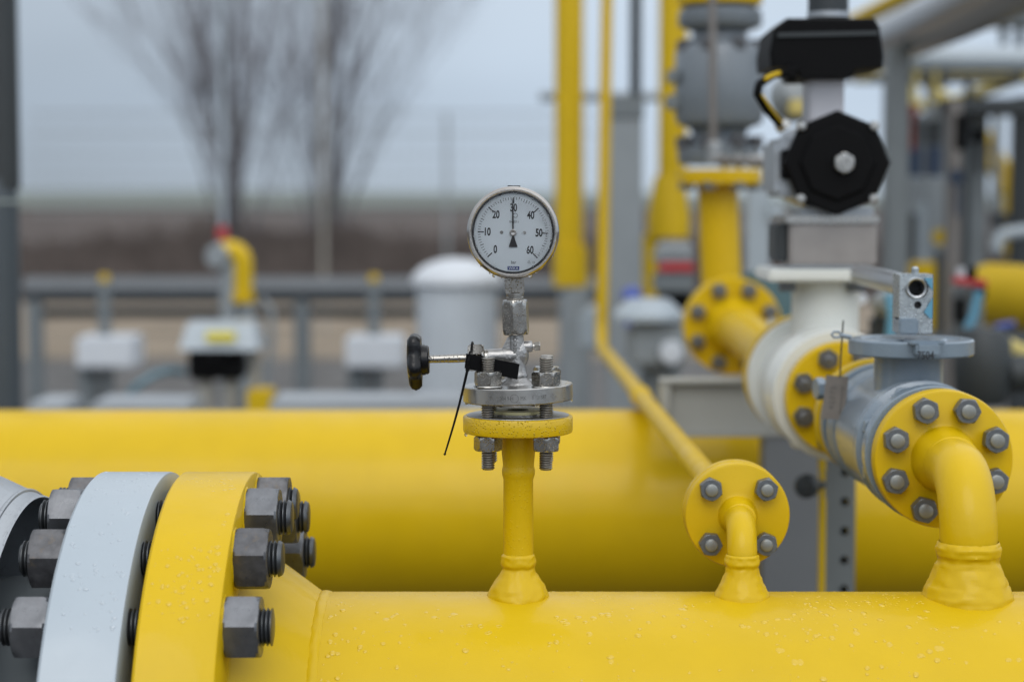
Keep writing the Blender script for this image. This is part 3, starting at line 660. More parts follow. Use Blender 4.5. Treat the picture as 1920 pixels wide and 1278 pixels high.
cx_ = (a0_.x + a1_.x) / 2; wx = (a1_.x - a0_.x)
# channel shaped bracket: front plate with two holes, two cheeks
def plate_holes(w_, h_m, t_, holes, m):
    """rectangular plate with round holes, all in the local xy plane"""
    bm = bmesh.new(); outer = [bm.verts.new((x, y, 0)) for x, y in ((-w_ / 2, 0), (w_ / 2, 0), (w_ / 2, h_m), (-w_ / 2, h_m))]
    es = [bm.edges.new((outer[i], outer[(i + 1) % 4])) for i in range(4)]
    for hx, hy, hr in holes:
        vs = [bm.verts.new((hx + hr * cos(2 * pi * i / 24), hy + hr * sin(2 * pi * i / 24), 0)) for i in range(24)]
        es += [bm.edges.new((vs[i], vs[(i + 1) % 24])) for i in range(24)]
    bmesh.ops.triangle_fill(bm, edges=es, use_beauty=True)
    ret = bmesh.ops.extrude_face_region(bm, geom=bm.faces[:]); 
    for v_ in [g for g in ret['geom'] if isinstance(g, bmesh.types.BMVert)]: v_.co.z -= t_
    bm.verts.index_update(); mb = MB().add([v_.co.copy() for v_ in bm.verts], [[v_.index for v_ in f_.verts] for f_ in bm.faces], m); bm.free(); return mb
hh = zc1 - zc0; hx = X(1719, 540, 2.46) - cx_
pl = plate_holes(wx, hh, .004, [(hx, Z(540, 2.46) - zc0, .0125), (hx, Z(571, 2.46) - zc0, .0048)], Matrix.Translation((cx_, 2.452, zc0)) @ Matrix.Rotation(pi / 2, 4, 'X'))
pl.box((cx_ - wx / 2 + .002, 2.452 + .024, zc0 + hh / 2), (.004, .0395, hh)).box((cx_ + wx / 2 - .002, 2.452 + .024, zc0 + hh / 2), (.004, .0395, hh))
pl.box((cx_, 2.4785, zc1 - .002), (wx - .0085, .037, .004)).lathe([(.0001, zc1), (.0045, zc1), (.0045, zc1 + .007), (.003, zc1 + .009), (.0001, zc1 + .009)], Matrix.Translation((cx_ + .002, 2.47, 0)), 16)
mk('lever_bracket', pl, mat('galvanised_steel', (.46, .50, .52), .28, metal=.85, var=.12, var_scale=60, rvar=.08, drops=.3, drop_scale=300), bv, ang=20)
mk('bracket_foot', MB().box((cx_ - wx / 2 + .010, 2.462, zc0 + .009), (.024, .040, .020), I4, .002), 'bluegrey', bv)
mk('blue_film', MB().prism([(cx_ + .0185, zc1 - .004), (cx_ + .009, zc1 - .004), (cx_ + .0195, zc1 - .02)], 0, .0004, Matrix.Translation((0, 2.4475, 0)) @ Matrix.Rotation(pi / 2, 4, 'X')).prism([(cx_ + .0195, zc1 - .028), (cx_ + .009, zc1 - .046), (cx_ + .0175, zc0 + .018), (cx_ + .0195, zc0 + .02)], 0, .0004, Matrix.Translation((0, 2.4475, 0)) @ Matrix.Rotation(pi / 2, 4, 'X')), 'cyan', bv, ang=0)
p0 = P(1719, 540, 2.443); p1 = P(1612, 514, 2.98)
ax = (p1 - p0); Lh = ax.length
mk('lever_tube', MB().lathe([(.0100, .001), (.0118, 0), (.0126, .002), (.0140, .03), (.0150, Lh * .5), (.0150, Lh - .004), (.0130, Lh), (.0001, Lh), (.0001, Lh - .003), (.0100, Lh - .003), (.0100, .001)], frame(p0, ax), 40, caps=False), 'clad', bv)
mk('hole_shade_block', MB().box((cx_, 2.468, zc0 + .036), (wx - .010, .016, .022)), 'ink', bv, ang=0)  # added black block, stands in for the shade inside the bracket hole
mk('bore_shade_disc', MB().lathe([(.0001, .04), (.0101, .04), (.0101, .05)], frame(p0, ax), 24), 'ink', bv)  # added black disc, paints the bore of the lever tube as dark as shade
# indicator pin and grey bolt at its left
mk('drain_plug', MB().nut(.026, .012, frame(P(1545, 728, 2.66), (-1, -.2, .0))).lathe([(.0001, 0), (.009, 0), (.009, .03), (.0001, .03)], frame(P(1552, 730, 2.66), (1, 0, 0)), 20), 'bluegrey', bv, ang=30)
# stamped plate + wire hanging on the ball valve
c4 = [P(1549, 703, 2.60), P(1591, 706, 2.59), P(1583, 787, 2.59), P(1540, 785, 2.60)]
nn = (c4[1] - c4[0]).cross(c4[3] - c4[0]).normalized() * .0007
tpz = mk('stamped_plate', MB().add([p_ + s_ * nn for s_ in (-1, 1) for p_ in c4], [[0, 1, 2, 3], [7, 6, 5, 4], [0, 4, 5, 1], [1, 5, 6, 2], [2, 6, 7, 3], [3, 7, 4, 0]]), 'tagsteel', None, ang=0,
         label='small stamped metal plate wired to the left side of the blue grey ball valve', cat='metal tag')
ux = (c4[1] - c4[0]).normalized(); uy = (c4[0] - c4[3]).normalized(); uz = ux.cross(uy).normalized()
if uz.y > 0: uz = -uz
TM = Matrix((ux, uy, uz)).transposed().to_4x4(); cc = (c4[0] + c4[1] + c4[2] + c4[3]) / 4 + uz * .001
mk('stamped_digits', text_mb('4 2 0 7 5', .0105, Matrix.Translation(cc - ux * .003) @ TM @ Matrix.Rotation(pi / 2, 4, 'Z'), sx=.8, depth=.0001).box((0.0085, -.002, 0), (.0012, .036, .0004), Matrix.Translation(cc) @ TM), 'engrave', tpz, ang=0)
tag(mk('tie_wire', MB().tube([P(1575, 706, 2.585), P(1577, 660, 2.55), P(1581, 601, 2.50)], .0011, 8), 'smallnut'), 'thin grey wire standing up between the stamped plate and the disc of the ball valve', 'wire')

# --- yellow spool, flanges and the line behind
def bolted(parent, c, rb, n_, a0, dirn, front, back, rn=.008, af=.0275, nh=.016):
    for k_ in range(n_):
        a = a0 + 2 * pi * k_ / n_
        stud_set(parent, c + Vector((cos(a) * rb, 0, sin(a) * rb)), (0, -1, 0), rn, back, front, (front - nh - .005, back + .005), af, nh, 'nut', 'nut', rolls=[a, a], pitch=.002)
sp_ = thing('flanged_spool', (LX(2.8), 2.85, LZ(2.85)), 'short yellow flanged pipe piece between the blue grey ball valve and the white valve', 'pipe')
mk('pipe_body', MB().lathe([(.0302, 2.745), (.0302, 2.985)], LF(2.86), 48), 'yellow', sp_)
mk('pipe_flange', MB().lathe([(.02, 2.7275), (.0825, 2.7275), (.0825, 2.753), (.045, 2.753), (.0302, 2.79)], LF(2.74), 72), 'yellow', sp_)
mk('pipe_flange', MB().lathe([(.0302, 2.925), (.045, 2.972), (.084, 2.975), (.0860, 2.977), (.0860, 3.003), (.02, 3.003)], LF(3.0), 72), 'yellow', sp_)
cB = Vector((LX(3.0), 2.975, LZ(3.0)))
bolted(sp_, cB, .066, 8, pi / 8, 0, .021, -.075)
# --- white valve with actuator
wv = thing('actuated_valve', (LX(3.2), 3.2, LZ(3.2)), 'white ball valve with steel actuator and black octagonal cover and black switch box on top', 'valve')
WF = LF(3.15)
mk('valve_body', MB().lathe([(.03, 3.0055), (.098, 3.006), (.1000, 3.009), (.1000, 3.035), (.090, 3.040), (.092, 3.07), (.1005, 3.10), (.1005, 3.115), (.097, 3.12), (.095, 3.22), (.088, 3.25), (.088, 3.28), (.104, 3.283), (.104, 3.312), (.03, 3.313)], WF, 80, caps=False), 'white', wv, ang=40)
DD = 3.15
mb = MB(); vcyl(mb, 1547, 63, 527, 665, DD, 56, zb_=LZ(DD) + .05); mk('stem_housing', mb, 'white', wv)
mb = MB(); pbox(mb, 1441, 1652, 505, 529, DD - .09, .18, .004); mk('top_plate', mb, 'white', wv)
for q_ in (1476, 1605):
    mb = MB().nut(.026, .020, frame(P(q_, 546, DD - .05), (0, 0, 1))); mk('hex_nut', mb, 'smallnut', wv, ang=28)
mb = MB(); pbox(mb, 1490, 1552, 812, 826, 3.1, .10, .002); pbox(mb, 1490, 1506, 826, 842, 3.1, .05, .002); mk('foot', mb, 'white', wv)
mb = MB(); pbox(mb, 1480, 1645, 418, 498, DD - .07, .14, .004); BK = mk('mounting_bracket', mb, 'tagsteel', wv)
BK.data.materials[0] = mat('brushed_bracket_steel', (.33, .305, .29), .42, metal=.85, var=.1, var_scale=25)
mb = MB(); pbox(mb, 1455, 1479, 420, 490, DD - .05, .10, .003); mk('side_gusset', mb, 'dkgrey', wv)
mb = MB(); pbox(mb, 1473, 1650, 404, 419, DD - .08, .16, .003); mk('bracket_lid', mb, 'stainless', wv)
Dc = DD - .10
ac = P(1567, 306, Dc)
oct_ = lambda R, sx=1.0: [(R * cos(radians(22.5 * 0 + 45 * i + 90)) * sx, R * sin(radians(45 * i + 90))) for i in range(8)]
om = Matrix.Translation(ac) @ frame((0, 0, 0), (0, -1, 0)); RO = 98 * S(306, Dc)
mk('actuator_body', MB().prism([(x_ * .97, y_ * .94) for x_, y_ in oct_(RO)], -.21, -.004, om, .003).box((-.062, -.006, -.10), (.055, .090, .16), om, .008), 'clad', wv, ang=25)
OC = mk('end_cover', MB().prism(oct_(RO, 1.02), -.004, .016, om, .004).prism(oct_(RO * .72), .0165, .022, om, .003), 'blackmat', wv, ang=25)
mb = MB(); pbox(mb, 1467, 1492, 280, 336, Dc - .002, .03, .003); mk('port_block', mb, 'blackmat', wv)
mk('centre_bolt', MB().nut(.028, .014, om @ Matrix.Translation((.008, 0, .022))).lathe([(.0001, .036), (.0075, .036), (.0075, .043), (.005, .043), (.005, .038), (.0001, .038)], om @ Matrix.Translation((.008, 0, 0)), 20), 'stainless', wv, ang=28)
for ox, oy in ((-.055, .056), (.055, .056), (-.055, -.054), (.055, -.054)):
    mk('cover_screw', MB().lathe([(.0001, .022), (.006, .0215), (.0075, .019), (.0075, .014)], om @ Matrix.Translation((ox, oy, 0)), 16), 'stainless', wv)
mb = MB(); pbox(mb, 1500, 1640, 388, 404, DD - .06, .12, .003); mk('actuator_foot', mb, 'clad', wv)
mb = MB(); pbox(mb, 1518, 1583, 147, 232, DD - .04, .08, .003); mk('switch_bracket', mb, mat('anodised_bracket', (.44, .43, .45), .4, metal=.6, var=.05), wv)
mb = MB()
Ds = DD - .09
def poly_px(mb, pts, D_, dep, bev=.004):
    c_ = P(sum(p[0] for p in pts) / len(pts), sum(p[1] for p in pts) / len(pts), D_)
    q_ = [((P(a_, b_, D_) - c_).x, (P(a_, b_, D_) - c_).z) for a_, b_ in pts]
    return mb.prism(q_, -dep, 0, Matrix.Translation(c_) @ frame((0, 0, 0), (0, -1, 0)), bev)
poly_px(mb, [(1444, 98), (1452, 54), (1476, 34), (1640, 34), (1650, 50), (1658, 104), (1656, 128), (1606, 132), (1598, 146), (1500, 146), (1488, 128), (1446, 126)], Ds, .18, .005)
SWB = mk('switch_box', mb, 'blackmat', wv, ang=25)
mb = MB(); poly_px(mb, [(1458, 62), (1646, 58), (1646, 66), (1458, 70)], Ds - .004, .19, .001); mk('lid_rib', mb, 'dkgrey', SWB)
mb = MB(); vcyl(mb, 1553, 38, -30, 26, DD, 24); mk('position_indicator', mb, 'dkgrey', wv)
mb = MB(); vcyl(mb, 1553, 40, 24, 34, DD, 24); mk('indicator_collar', mb, 'clad', wv)
cab = [P(1478, 137, 3.05), P(1450, 139, 3.03), P(1424, 158, 3.02), P(1420, 176, 3.02), P(1438, 205, 3.03), P(1466, 236, 3.06)]
cab2 = []
for i in range(len(cab) - 1):
    for j in range(4): cab2.append(cab[i].lerp(cab[i + 1], j / 4))
cab2.append(cab[-1])
mk('cable_gland', MB().nut(.024, .014, frame(P(1492, 137, 3.055), (-1, 0, 0))), 'blackmat', wv, ang=28)
mk('cable_gland', MB().nut(.022, .014, frame(P(1472, 243, 3.062), (-.5, 0, .8))), 'stainless', wv, ang=28)
mk('control_cable', MB().tube(cab2, .0068, 12), 'blackmat', wv)
mk('cable_sleeve', MB().tube([P(1462, 137, 3.024), P(1446, 142, 3.018), P(1434, 149, 3.013)], .0034, 10).tube([P(1429, 178, 3.009), P(1445, 203, 3.015), P(1466, 230, 3.045)], .0018, 8), 'yellow_far', wv)

# --- three inch pipe behind the white valve, its flange, elbow and the riser with the grey control valve
bp_ = thing('flanged_pipe', (.49, 3.9, 1.31), 'yellow pipe running back from the white valve to a round flange with dark bolts', 'pipe')
A3 = Vector((LX(3.33), 3.33, LZ(3.33))); B3_ = P(1375, 612, 4.28)
mk('pipe_flange', MB().lathe([(.03, 3.315), (.104, 3.315), (.104, 3.345), (.06, 3.35), (.0445, 3.39)], LF(3.33), 64), 'yellow', bp_)
mk('pipe_body', MB().tube([A3 + Vector((0, .02, 0)), B3_], .0445, 40), 'yellow', bp_)
mk('end_flange', MB().lathe([(.02, .032), (.105, .032), (.105, .002), (.103, 0), (.062, 0), (.047, -.05)], frame(B3_, (0, 1, 0)), 72), 'yellow', bp_)
bolted(bp_, B3_, .084, 8, pi / 8, 0, .024, -.085, .009, .030, .018)
mk('paper_tag', MB().add([P(1442, 594, 3.55), P(1456, 598, 3.55), P(1448, 640, 3.56), P(1428, 640, 3.56)] + [p_ + Vector((0, .002, 0)) for p_ in (P(1442, 594, 3.55), P(1456, 598, 3.55), P(1448, 640, 3.56), P(1428, 640, 3.56))], [[0, 1, 2, 3], [7, 6, 5, 4], [0, 4, 5, 1], [1, 5, 6, 2], [2, 6, 7, 3], [3, 7, 4, 0]]), 'whitebox', None, ang=0, label='blank white tag hanging on the yellow pipe left of the white valve', cat='tag')
D4 = 4.48
ry = thing('riser_pipe', P(1345, 560, D4), 'yellow riser pipe standing behind the dark bolted flange and carrying the grey control valve', 'pipe')
ctr = P(1345, 600, D4)
mk('back_flange', MB().lathe([(.02, 0), (.105, 0), (.105, .03), (.06, .032), (.046, .06)], frame(B3_ + Vector((0, .0345, 0)), (0, 1, 0)), 64), 'yellow_far', ry)
mk('pipe_body', MB().tube(bend((B3_.x, 4.33, B3_.z), (B3_.x, D4 + .02, B3_.z), (X(1345, 450, D4 + .02), D4 + .02, Z(347, D4)), .10, 10), .0455, 40), 'yellow', ry, ang=50)
mb = MB(); vcyl(mb, 1349, 79, 318, 346, D4 + .02, 64, bev=.003); mk('pipe_flange', mb, 'yellow', ry)
for i in range(8):
    a = pi / 8 + i * pi / 4; p_ = Vector((X(1349, 350, D4 + .02) + .082 * cos(a), D4 + .02 + .082 * sin(a), Z(356, D4)))
    mk('hex_nut', MB().nut(.028, .018, frame(p_, (0, 0, 1))), 'smallnut', ry, ang=28)
mk('blue_disc', MB().lathe([(.02, 0), (.100, 0), (.102, .003), (.102, .022), (.02, .022)], frame(P(1428, 590, 4.55), (.35, 1, 0)), 48), 'teal', ry)
cv = thing('control_valve', P(1349, 310, D4), 'bulky grey flanged control valve high on the yellow riser', 'valve')
CV = Matrix.Translation((X(1349, 170, D4 + .02), D4 + .02, 0)); cvp = [(309, 74), (298, 78), (276, 78), (272, 60), (255, 50), (242, 54), (232, 79), (215, 84), (100, 84), (86, 76), (76, 54), (60, 50), (50, 76), (44, 79), (22, 78), (14, 70)]
mk('valve_body', MB().lathe([(hw * S(py, D4), Z(py, D4)) for py, hw in cvp], CV, 64), mat('grey_blue_valve', (.135, .16, .185), .4, coat=.4, var=.06), cv, ang=35)
for i in range(8):
    a = pi / 8 + i * pi / 4
    for py in (268, 64):
        p_ = Vector((X(1349, 170, D4 + .02) + .085 * cos(a), D4 + .02 + .085 * sin(a), Z(py + (8 if py < 100 else 6), D4)))
        mk('hex_nut', MB().nut(.032, .026, frame(p_ - Vector((0, 0, .004 if py == 268 else .030)), (0, 0, 1))), 'nut_worn', cv, ang=28)
mb = MB(); pbox(mb, 1253, 1272, 130, 155, D4 - .03, .06, .004); pbox(mb, 1250, 1275, 178, 205, D4 - .02, .05, .004); mk('side_port', mb, 'midgrey', cv)
mb = MB(); vcyl(mb, 1350, 79, -12, 10, D4 + .02, 64, bev=.003); vcyl(mb, 1350, 40, -260, -12, D4 + .02, 32); mk('upper_flange', mb, 'yellow_far', cv)
tb_ = thing('steel_tubing', P(1337, 300, 4.3), 'thin steel tube in front of the grey control valve with a row of fittings', 'tubing')
mk('tube', MB().tube([P(1336, -60, 4.3), P(1336, 160, 4.3), P(1338, 280, 4.3), P(1338, 300, 4.3), P(1440, 306, 4.15)], .0085, 16), 'tagsteel', tb_)
mb = MB().nut(.028, .03, frame(P(1338, 292, 4.3), (0, 0, 1))).lathe([(.015, 0), (.015, .03)], frame(P(1338, 306, 4.3), (0, 0, 1)), 16)
for q_, af_ in ((1352, .026), (1366, .020), (1380, .027), (1402, .024), (1418, .027)): mb.nut(af_, .014, frame(P(q_, 303, 4.28 - (q_ - 1352) * .0015), (1, 0, 0)))
mk('fittings', mb, 'stainless', tb_, ang=28)

# --- support frame
sf = thing('support_frame', P(1480, 830, 3.74), 'grey steel support frame with a channel beam and wide post under the white valve', 'support')
Db = 3.72; mb = MB()
zt_, zb_ = Z(712, Db), Z(819, Db); xl, xr = X(1238, 760, Db), X(1545, 760, Db)
mb.box(((xl + xr) / 2, Db + .03, zt_ - .004), (xr - xl, .064, .008), I4, .002).box(((xl + xr) / 2, Db + .03, zb_ + .004), (xr - xl, .064, .008), I4, .002)
mb.box(((xl + xr) / 2 + .004, Db + .022, (zt_ + zb_) / 2), (xr - xl - .012, .008, zt_ - zb_ - .017)); mb.box((xl + .010, Db + .03, (zt_ + zb_) / 2), (.018, .060, zt_ - zb_ - .017), I4, .002)
mk('beam', mb, mat('beam_paint', (.33, .335, .315), .5, coat=.2, var=.04, bump=.05), sf)
mb = MB(); a_, b_ = X(1430, 960, Db), X(1536, 960, Db)
mb.box(((a_ + b_) / 2, Db + .03, (zb_ - .001) / 2), (b_ - a_, .060, zb_ - .001), I4, .003)
mk('post', mb, mat('grey_post_paint', (.15, .16, .17), .5, coat=.2, var=.04, bump=.05), sf)
up_ = thing('slotted_post', P(1575, 850, 3.3), 'dark grey slotted strut post right of the support frame', 'post')
Du = 3.35; a_, b_ = X(1549, 960, Du), X(1604, 960, Du); ztp = Z(800, Du); wv_ = b_ - a_
holes = [(.007, h_k, .0075) for h_k in [.04 + .05 * i for i in range(int((ztp - .05) / .05))]]
pl = plate_holes(wv_, ztp, .004, holes, Matrix.Translation(((a_ + b_) / 2, Du, 0)) @ Matrix.Rotation(pi / 2, 4, 'X'))
for s_ in (-1, 1): pl.box(((a_ + b_) / 2 + s_ * (wv_ / 2 - .002), Du + .0265, ztp / 2), (.004, .044, ztp))
mk('channel', pl, 'midgrey', up_, ang=0)
mk('channel_back', MB().box(((a_ + b_) / 2, Du + .047, ztp / 2), (wv_ - .01, .003, ztp)), 'dkgrey', up_, ang=0)
dp = thing('drain_pipe', P(1540, 900, 3.3), 'narrow yellow drain tube with black knob in front of the grey post', 'pipe')
mb = MB(); vcyl(mb, 1541, 7, 845, 880, 3.3, 16); vcyl(mb, 1541, 6.5, 935, 1150, 3.3, 16, zb_=.02); vcyl(mb, 1541, 5, 870, 940, 3.3, 16); mk('tube', mb, 'yellow_far', dp)
mb = MB(); mb.lathe([(.0001, 0), (.017, .002), (.020, .01), (.020, .024), (.016, .03), (.0001, .032)], frame(P(1519, 908, 3.27), (-.5, -1, 0)), 28); mb.tube([P(1519, 908, 3.28), P(1541, 908, 3.3)], .008, 12); mk('knob', mb, 'dkgrey', dp)
mb = MB().nut(.026, .02, frame(P(1541, 848, 3.3), (0, 0, 1))); mk('fitting', mb, 'brass', dp, ang=28)

# ================================================================== GROUND AND FIELDS
def sheet(name, pts, z, m, label=None, nx=1):
    mb = MB().add([(x, y, z) for x, y in pts], [list(range(len(pts)))]); o = mk(name, mb, m, None, ang=0, kind='structure'); return o
def ground_mat(name, c1, c2, scale, rough=.9, bump=.5, lo=.35, hi=.65, stretch=1):
    m = bpy.data.materials.new(name); m.use_nodes = True; t = m.node_tree; b = t.nodes['Principled BSDF']; b.inputs['Roughness'].default_value = rough
    b.inputs['Specular IOR Level'].default_value = .25
    tc = t.nodes.new('ShaderNodeTexCoord'); mp_ = t.nodes.new('ShaderNodeMapping'); mp_.inputs['Scale'].default_value = (1, stretch, 1)
    n = t.nodes.new('ShaderNodeTexNoise'); n.inputs['Scale'].default_value = scale; n.inputs['Detail'].default_value = 10; n.inputs['Roughness'].default_value = .65
    t.links.new(tc.outputs['Object'], mp_.inputs[0]); t.links.new(mp_.outputs[0], n.inputs[0])
    r = t.nodes.new('ShaderNodeValToRGB'); r.color_ramp.elements[0].position = lo; r.color_ramp.elements[0].color = (*c1, 1)
    r.color_ramp.elements[1].position = hi; r.color_ramp.elements[1].color = (*c2, 1); t.links.new(n.outputs[0], r.inputs[0]); t.links.new(r.outputs[0], b.inputs['Base Color'])
    bp = t.nodes.new('ShaderNodeBump'); bp.inputs['Strength'].default_value = bump; bp.inputs['Distance'].default_value = .05
    t.links.new(n.outputs[0], bp.inputs['Height']); t.links.new(bp.outputs[0], b.inputs['Normal']); return m
M['field'] = ground_mat('ploughed_field', (.040, .032, .029), (.105, .080, .068), .16, stretch=.35)
M['dry'] = ground_mat('dry_grass_verge', (.15, .12, .085), (.27, .22, .165), .9)
M['gravel'] = ground_mat('gravel_yard', (.045, .043, .040), (.13, .125, .12), 3.0, rough=.7)
M['crop'] = ground_mat('distant_crop', (.125, .145, .13), (.17, .19, .17), .02)
M['dkverge'] = ground_mat('dark_verge', (.035, .033, .030), (.075, .068, .06), .6)
sheet('ground', [(-1200, -400), (1200, -400), (1200, 2600), (-1200, 2600)], 0.0, 'field')
sheet('gravel_yard', [(-60, -40), (60, -40), (60, 20), (-60, 20)], .004, 'gravel')
sheet('verge', [(-90, 20), (90, 20), (90, 31), (-90, 31)], .008, 'dry')
sheet('distant_field', [(-1200, 380), (1200, 380), (1200, 2600), (-1200, 2600)], .35, 'crop')
# low rise behind the fields
mb = MB(); nx = 60; vs = []; 
for j in range(5):
    for i in range(nx + 1):
        x = -1150 + 2300 * i / nx; y = 900 + 300 * j
        vs.append((x, y, .4 + (0, 3.5, 6.5, 7.5, 5)[j] * (1 + .3 * noise.noise(Vector((x * .004, j * .4, 0)))) + (2.0 if x < 0 else -1.5) * min(1, j) * min(1, abs(x) / 200)))
fs = [[j * (nx + 1) + i, j * (nx + 1) + i + 1, (j + 1) * (nx + 1) + i + 1, (j + 1) * (nx + 1) + i] for j in range(4) for i in range(nx)]
mk('hill', mb.add(vs, fs), 'crop', None, kind='structure')
# dark dry brush along the edge of the field
mb = MB()
for i in range(9000):
    x = random.uniform(-32, 24); y = random.uniform(33, 62)
    hgt = (.42 + .55 * max(0, noise.noise(Vector((x * .35, y * .12, 0))) + .35)) * random.uniform(.4, 1.1)
    wx_ = random.uniform(.02, .07); tx_, ty_ = random.uniform(-.25, .25), random.uniform(-.1, .1)
    mb.add([(x - wx_, y, -.02), (x + wx_, y, -.02), (x + tx_ + wx_ * .4, y + ty_, hgt), (x + tx_ - wx_ * .3, y + ty_, hgt * .96)], [[0, 1, 2, 3]])
for i in range(3500):      # taller scrub round the feet of the trees
    x = random.gauss(X(random.choice((400, 450, 520, 600, 640, 690)), 480, 43), .35); y = random.uniform(40, 46)
    hgt = random.uniform(.5, 1.7) * (.6 + .4 * noise.noise(Vector((x * 1.5, 3, 0)))); wx_ = random.uniform(.015, .04); tx_ = random.uniform(-.35, .35)
    mb.add([(x - wx_, y, -.02), (x + wx_, y, -.02), (x + tx_ + wx_ * .4, y, hgt), (x + tx_ - wx_ * .3, y, hgt * .96)], [[0, 1, 2, 3]])
mk('dry_brush', mb, mat('dry_brush', (.085, .068, .060), .9, var=.35, var_scale=.5), None, ang=0, kind='stuff')

# ------------------------------------------------------------------ bare trees
def tree(px, D, label, seed, trunks, twig_n=3, H=9.5):
    random.seed(seed); x0 = X(px, 500, D); t_ = thing('bare_tree', (x0, D, 0), label, 'tree', 'bare trees beyond the fence')
    tr = MB(); cr_ = MB()
    def grow(p, d, r, length, depth):
        n = 5; pts = [p]; q = Vector(p); dd_ = Vector(d)
        for i in range(n):
            dd_ = (dd_ + Vector((random.uniform(-.07, .07), random.uniform(-.07, .07), random.uniform(-.01, .06)))).normalized()
            q = q + dd_ * length / n; pts.append(q.copy())
        rs = [r * (1 - .55 * i / n) for i in range(n + 1)]
        (tr if depth == 0 else cr_).tube(pts, rs, 7 if depth == 0 else (5 if depth == 1 else 3), cap=False)
        if depth >= 4: return
        kids = (8, 5, 3, 2)[depth]
        for k_ in range(kids):
            i = random.randint(1, n); a = random.uniform(0, 2 * pi); sp = random.uniform(.30, .66) * (1.0 if depth else .95)
            side = Vector((cos(a), sin(a), 0)); nd = (pts[i] - pts[i - 1]).normalized(); nd = (nd * cos(sp) + side * sin(sp) + Vector((0, 0, .15))).normalized()
            grow(pts[i], nd, max(.0065, rs[i] * .52), length * random.uniform(.48, .75), depth + 1)
    for dx, dz, rr, ln in trunks: grow(Vector((x0 + dx * .3, D, 0)), Vector((dx, 0, 1)).normalized(), rr, ln, 0)
    mk('trunk', tr, 'bark', t_); mk('crown', cr_, 'twig', t_, ang=0)
tree(445, 42, 'bare leafless tree left of the thin pale pole with a straight dark trunk', 11, [(-.02, 1, .13, 8.2), (-.27, 1, .04, 4.0), (-.13, 1, .06, 5.5), (.09, 1, .07, 6.0), (.22, 1, .04, 3.6)])
tree(612, 44, 'bare leafless tree on the right of the pair with several spreading stems', 23, [(.02, 1, .12, 7.8), (-.07, 1, .06, 6.0), (.14, 1, .07, 6.0), (.30, 1, .045, 4.4), (-.22, 1, .04, 3.6)])
random.seed(5)

# ------------------------------------------------------------------ fence
fe = thing('wire_fence', (X(838, 400, 30), 30, 0), 'blurred wire fence with a thin grey post in front of the fields', 'fence')
mb = MB()
for k_, px in enumerate((838,)):
    vcyl(mb, px, 4, 212, 600, 30, 8, zb_=0)
    mk('fence_post', mb, 'grey', fe) if k_ else mk('fence_post', mb, 'grey', fe); mb = MB()
wr_ = MB()
for py in (213, 250, 290, 330, 365, 400): wr_.tube([P(60, py, 30), P(1120, py, 30)], .013 if py < 260 else .007, 4)
for i in range(54): xq = 60 + i * 20; wr_.tube([P(xq, 215, 30), P(xq, 420, 30)], .0035, 3)
mk('wire', wr_, 'grey', fe)
mb = MB(); vcyl(mb, 605, 3.8, -200, 600, 24, 10, zb_=0); tag(mk('pole', mb, 'post'), 'thin pale pole rising between the two bare trees to the top edge', 'pole')
mb = MB(); vcyl(mb, 415, 4.5, -200, 440, 13, 10, zb_=.3); tag(mk('lightning_rod', mb, 'ltgrey'), 'thin light grey rod rising above the yellow elbow valve on the left', 'rod')

# ------------------------------------------------------------------ left background plant
lp_ = thing('steel_column', (X(6, 500, 5.2), 5.2, 0), 'dark grey round column at the left edge of the picture', 'column')
mb = MB(); vcyl(mb, 4, 30, -120, 330, 5.2, 32, zb_=1.63); mk('upper_tube', mb, 'dkgrey', lp_)
mb = MB(); vcyl(mb, 4, 34, 380, 760, 5.2, 32, zb_=0.0); mb.lathe([(34 * S(400, 5.2), 1.6), (30 * S(400, 5.2), 1.66)], Matrix.Translation((X(4, 570, 5.2), 5.2, 0)), 32)
mk('lower_sleeve', mb, mat('slate_paint', (.045, .058, .070), .5, coat=.2, var=.05), lp_)
gp = thing('guard_pipe', (-1, 9, 1.2), 'long dark grey horizontal pipe crossing behind the gauge on short posts', 'pipe')
mb = MB(); hcyl(mb, 543, 24, -2.2, .75, 9.0); mk('rail', mb, mat('rail_paint', (.075, .085, .095), .5, coat=.2, var=.06), gp)
mb = MB(); hcyl(mb, 586, 10, -2.2, .75, 9.2); mk('lower_rail', mb, 'dkgrey', gp)
for px in (66, 567):
    mb = MB(); vcyl(mb, px, 16, 530, 660, 9.0, 20, zb_=0); mk('support_post', mb, 'midgrey', gp)
for px, lb in ((196, 'slim grey valve spindle with a yellow cap in the left white box'), (701, 'slim grey valve spindle with a yellow cap in the white box left of the star knob')):
    bx_ = thing('valve_box', P(px, 690, 8.4), 'white box with ' + lb.replace('slim grey valve spindle', 'a slim grey spindle').replace(' in the left white box', ' near the left column').replace(' in the white box left', ' left'), 'box', 'white boxes behind the rear pipe')
    mb = MB(); pbox(mb, px - 54, px + 54, 632, 690, 8.3, .25, .01); mk('box_shell', mb, 'whitebox', bx_)
    mb = MB(); vcyl(mb, px, 12, 528, 636, 8.42, 16); mk('spindle', mb, 'midgrey', bx_)
    mb = MB(); vcyl(mb, px, 9, 514, 530, 8.42, 16, bev=.004); mk('cap', mb, 'yellow_far', bx_)
    mb = MB(); vcyl(mb, px - 30, 20, 688, 760, 8.42, 16, zb_=0); vcyl(mb, px + 5, 12, 688, 760, 8.42, 16, zb_=0); mk('pedestal', mb, 'midgrey', bx_)
dt = thing('vent_tank', P(857, 700, 7.6), 'white cylindrical tank with a domed lid behind the gauge', 'tank')
Dt = 7.6; xt = X(857, 560, Dt); rt = 76 * S(560, Dt); rl = 86 * S(530, Dt)
